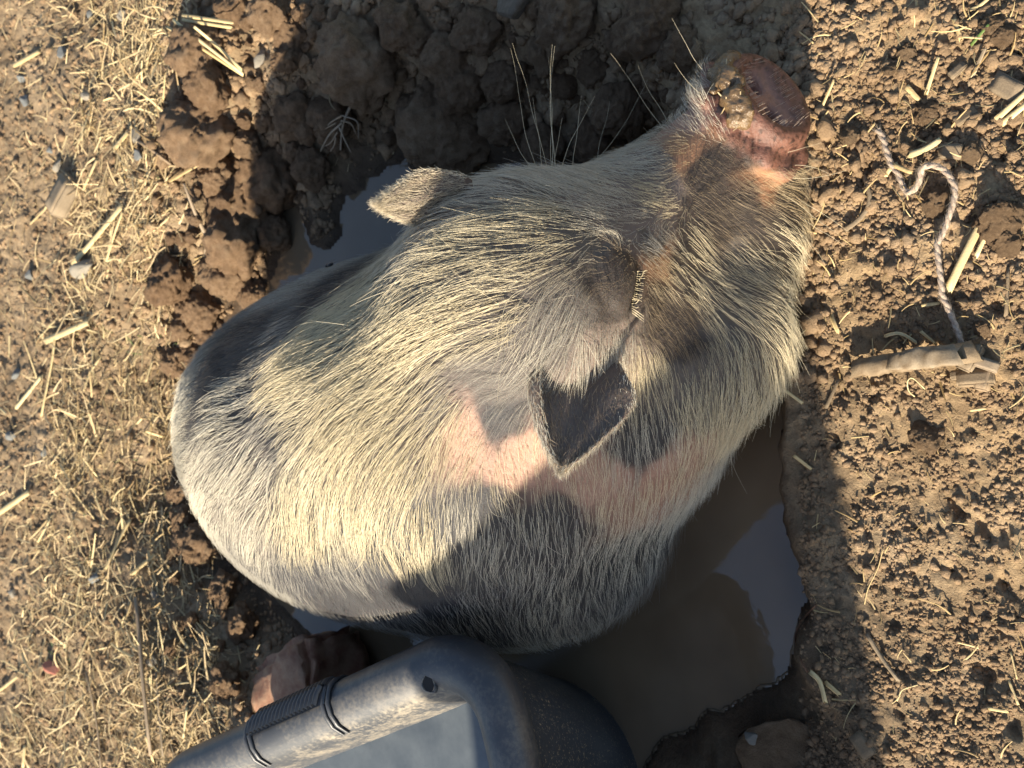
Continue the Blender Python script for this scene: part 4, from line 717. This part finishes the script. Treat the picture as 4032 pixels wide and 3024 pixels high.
# twine: two plies twisted together
tp = [(470, 180), (530, 290), (580, 450), (640, 590), (720, 710), (760, 820), (800, 900), (870, 935), (960, 870), (1000, 770), (1050, 670), (1150, 630), (1270, 665), (1370, 770), (1415, 900), (1405, 1060), (1360, 1200), (1290, 1350), (1235, 1480), (1210, 1600)]
tpx = [(3300 + x * .3315, 450 + y * .3315) for x, y in tp] + [cc_(x, y) for x, y in ((1690, 60), (1710, 180), (1770, 330), (1830, 480), (1895, 640), (1925, 800), (1935, 950))]
TP = np.array([on(x, y, .003) for x, y in tpx]); lf = np.interp(np.arange(len(TP)), [0, 6, 11, 16, 26], [.003, .005, .012, .009, .005]); TP[:, 2] = np.convolve(np.pad(TP[:, 2], 2, 'edge'), np.ones(5) / 5, 'valid') + lf
u = np.linspace(0, len(TP) - 1, 420); i0 = np.clip(u.astype(int), 0, len(TP) - 2); f = u - i0
def cr4(k): return TP[np.clip(i0 + k, 0, len(TP) - 1)]
f = f[:, None]; P = .5 * (2 * cr4(0) + (cr4(1) - cr4(-1)) * f + (2 * cr4(-1) - 5 * cr4(0) + 4 * cr4(1) - cr4(2)) * f ** 2 + (3 * cr4(0) - cr4(-1) - 3 * cr4(1) + cr4(2)) * f ** 3)
T = np.gradient(P, axis=0); sl_ = np.linalg.norm(T, axis=1); T /= sl_[:, None]; s_ = np.cumsum(sl_); S1 = np.cross(T, (0, 0, 1.)); S1 /= np.linalg.norm(S1, axis=1)[:, None]; U1 = np.cross(S1, T)
twine = empty('twine', TP[0]); tag(twine, 'frayed pale twine curling in a loop over the near soil', 'twine')
for ply in (0, math.pi):
    ph = s_ / .013 * 2 * math.pi + ply; Cn = P + (S1 * np.cos(ph)[:, None] + U1 * np.sin(ph)[:, None]) * .0006; vs = []
    for k in range(7): a = 2 * math.pi * k / 7; vs.append(Cn + (S1 * math.cos(a) + U1 * math.sin(a)) * .0017)
    V = np.stack(vs, 1).reshape(-1, 3); n = len(Cn); Fc = [(j * 7 + k, j * 7 + (k + 1) % 7, (j + 1) * 7 + (k + 1) % 7, (j + 1) * 7 + k) for j in range(n - 1) for k in range(7)]; obj('ply', mesh('ply', V - TP[0], Fc), MAT['twine'], twine)
n = 1600; ii_ = rng.integers(0, 420, n); nd = rng.normal(size=(n, 3)); nd /= np.linalg.norm(nd, axis=1)[:, None]; fz = grow(P[ii_] + nd * .0018, nd, (T[ii_] * rng.choice([-1, 1], n)[:, None]), .003 + .004 * rng.random(n), np.full(n, .6), 5, 0, .6, 0, True) - TP[0]
tag(obj('fuzz', hair_object('fuzz', fz, np.full(n, .00007), np.tile((.55, .46, .36), (n, 1)), MAT['hair']), None, twine), kind='stuff')
# dead root tuft on the heap
rt = on(1400, 400, .03); rt = np.array([rt[0], rt[1], rt[2] + .035]); root = empty('root_tuft', rt); tag(root, 'dead branching root tuft hanging on the shaded heap above the water', 'root')
for pts, w in [([(1405, 375), (1402, 440), (1398, 500), (1402, 600)], .004), ([(1398, 470), (1350, 500), (1320, 540)], .0025), ([(1400, 500), (1360, 545), (1322, 605)], .003), ([(1400, 490), (1440, 500), (1462, 540)], .002), ([(1402, 520), (1430, 570), (1460, 615)], .0022), ([(1380, 500), (1340, 520), (1318, 530)], .0018), ([(1395, 560), (1385, 590), (1370, 610)], .0018), ([(1402, 470), (1470, 490), (1480, 560)], .0015), ([(1398, 540), (1365, 580), (1330, 590)], .0016)]:
    Q = []
    for k, (x, y) in enumerate(pts): q = on(x, y, .03 - .006 * k); Q.append(np.array([q[0], q[1], max(q[2], -.03) + .032 - .007 * k]))
    V, Fc = stalk(np.array(Q) - rt, w, w * .8, 9, (1, .5)); me = mesh('root_branch', V, Fc); fattr(me, 'shade', np.zeros(len(V))); obj('root_branch', me, MAT['root'], root)
# fly on the pig's back
fp = hitpoint(1322, 1085); fnm = grad(fp[None])[0]; fp = fp + fnm * .010; fl = empty('fly', fp); fl.rotation_euler = Vector(fnm).to_track_quat('Z', 'Y').to_euler(); tag(fl, 'small black fly sitting on the pig\'s far flank', 'fly')
obj('fly_body', mesh('fly_body', *blobs([((0, 0, 0), (.0035, .0017, .0016), 1), ((.0042, 0, .0003), (.0013, .0014, .0012), 2)], 2, .05)), MAT['fly'], fl)
for s in (-1, 1): obj('wing', mesh('wing', np.array([(0.001, s * .0008, .0012), (-.006, s * .0035, .0014), (-.007, s * .0015, .0014)]), [(0, 1, 2)]), MAT['fly'], fl)

# ------------------------------------------------------------------ uncountable litter
def scatter_blobs(name, pos, size, mat, var=10, sub=1, flat=.75):
    V, Fc = IC[sub]; vr = [V * (1 + .45 * fbm(V * 1.9 + k * 9.1, 2) + .22 * rng.normal(size=len(V)))[:, None] for k in range(var)]; n = len(pos); vi = rng.integers(0, var, n); B = np.stack(vr)[vi]
    q = rng.normal(size=(n, 4)); q /= np.linalg.norm(q, axis=1)[:, None]; w, x, y, z = q.T
    R = np.stack([1 - 2 * (y * y + z * z), 2 * (x * y - z * w), 2 * (x * z + y * w), 2 * (x * y + z * w), 1 - 2 * (x * x + z * z), 2 * (y * z - x * w), 2 * (x * z - y * w), 2 * (y * z + x * w), 1 - 2 * (x * x + y * y)], -1).reshape(n, 3, 3)
    sc = size[:, None] * rng.uniform(.65, 1.15, (n, 3)); B = np.einsum('nij,nkj->nki', R, B * sc[:, None, :]); B[..., 2] *= flat; B = B + pos[:, None]
    Fa = (Fc[None] + (np.arange(n) * len(V))[:, None, None]).reshape(-1, 3); return tag(obj(name, mesh(name, B.reshape(-1, 3), Fa, sub > 1), mat), kind='stuff')
def pxpoints(n, xr, yr, fn=None, lim=.006):
    x = rng.uniform(*xr, n); y = rng.uniform(*yr, n); d = cf[None] - ((x - 2016) / F)[:, None] * cu + ((1512 - y) / F)[:, None] * cr; P = CAM + d * (-(CAM[2]) / d[:, 2])[:, None]
    for _ in range(4): zz = gz(P[:, 0], P[:, 1]); P = CAM + d * ((zz - CAM[2]) / d[:, 2])[:, None]
    P[:, 2] = gz(P[:, 0], P[:, 1]); k = shore(P[:, 0], P[:, 1]) > lim
    if fn is not None: k &= rng.random(n) < fn(x, y, P)
    return P[k]
cl1 = lambda x, y, P: (.42 + .58 * (1 - ss(700, 1500, y)) + .25 * ss(2300, 3024, y)) * np.clip(.55 + 1.6 * fbm2(P[:, 0], P[:, 1], 26, 3, .5, 33.), .05, 1)
P = pxpoints(52000, (3150, 4100), (-60, 3090), cl1); scatter_blobs('soil_crumbs', P, np.clip(rng.lognormal(-6.62, .45, len(P)), .0006, .0045), MAT['crumb'], sub=1)
P = pxpoints(1500, (3200, 4100), (-60, 1100), cl1); scatter_blobs('coarse_crumbs', P, np.clip(rng.lognormal(-5.85, .35, len(P)), .0020, .0055), MAT['crumb'], sub=2)
P = pxpoints(11000, (560, 3260), (-60, 1500), lambda x, y, P: np.clip(.5 + 1.3 * fbm2(P[:, 0], P[:, 1], 20, 3, .5, 43.), .05, 1)); scatter_blobs('heap_crumbs', P, np.clip(rng.lognormal(-5.8, .55, len(P)), .0015, .010), MAT['crumb'], sub=2)
P = pxpoints(11000, (-60, 1200), (-60, 3090)); scatter_blobs('field_crumbs', P, np.clip(rng.lognormal(-6.15, .5, len(P)), .0010, .007), MAT['crumb'], sub=1)
def blades(name, P, L, W, mat, tilt=.25, arch=.3):
    n = len(P); a = rng.uniform(0, 6.283, n); el = np.abs(rng.normal(size=n)) * tilt; d = np.stack([np.cos(a) * np.cos(el), np.sin(a) * np.cos(el), np.sin(el)], -1); s = np.stack([-np.sin(a), np.cos(a), np.zeros(n)], -1); K = 5
    bend = rng.normal(size=n) * arch; rl = rng.normal(size=n) * .5; s2 = s * np.cos(rl)[:, None] + np.array([0, 0, 1.]) * np.sin(rl)[:, None]; vs = []
    for k in range(K):
        t = k / (K - 1); c = P + d * (L * t)[:, None] + s * (bend * L * t * t)[:, None] + np.array([0, 0, 1.]) * (.0015 + np.abs(bend) * L * .35 * t * (1 - t))[:, None]; w = W * (1 - .5 * t)
        for q, hh in ((-.5, 0), (0, .35), (.5, 0)): vs.append(c + s2 * (w * q)[:, None] + np.array([0, 0, 1.]) * (w * hh)[:, None])
    V = np.stack(vs, 1); m = K * 3; Fc = np.array([(3 * k + q, 3 * k + q + 1, 3 * k + q + 4, 3 * k + q + 3) for k in range(K - 1) for q in range(2)]); Fa = (Fc[None] + (np.arange(n) * m)[:, None, None]).reshape(-1, 4)
    me = mesh(name, V.reshape(-1, 3), Fa); fattr(me, 'shade', np.repeat(rng.random(n) ** 1.5, m)); return tag(obj(name, me, mat), kind='stuff')
strawy = lambda x, y, P: np.clip((.15 + .85 * ss(150, 420, x + .12 * (y - 900))) * (1 - ss(560, 830, x - 180 * ss(2000, 2600, y) * 1.0)) * (.55 + 1.2 * fbm2(P[:, 0], P[:, 1], 14, 3, .5, 63.)), 0, 1)
P = pxpoints(30000, (-80, 1150), (-80, 3100), strawy); L = np.clip(rng.lognormal(-4.35, .5, len(P)), .005, .045); blades('straw_chaff', P, L, np.clip(L * .085, .0006, .0022), MAT['chaff'], .3, .35)
P = pxpoints(5000, (-80, 1150), (-80, 3100), strawy); L = np.clip(rng.lognormal(-4.0, .4, len(P)), .01, .05); blades('pale_chaff', P, L, np.clip(L * .09, .001, .003), MAT['straw'], .25, .15)
P = pxpoints(900, (3200, 4080), (-60, 3080), lambda x, y, P: .25 + .75 * (1 - ss(900, 1800, y))); L = np.clip(rng.lognormal(-4.9, .5, len(P)), .003, .02); blades('near_chaff', P, L, np.clip(L * .11, .0005, .0016), MAT['straw'], .3, .3)
P = pxpoints(160, (560, 2650), (-60, 1300)); L = np.clip(rng.lognormal(-4.5, .5, len(P)), .005, .025); blades('heap_chaff', P, L, np.clip(L * .09, .0005, .0016), MAT['chaff'], .4, .3)
P = pxpoints(400, (200, 800), (300, 2800), lambda x, y, P: np.clip(4 * fbm2(P[:, 0], P[:, 1], 9, 2, .5, 83.) - .6, 0, 1)); blades('green_grass', P, rng.uniform(.006, .018, len(P)), np.full(len(P), .0011), MAT['grass'], .8, .3)
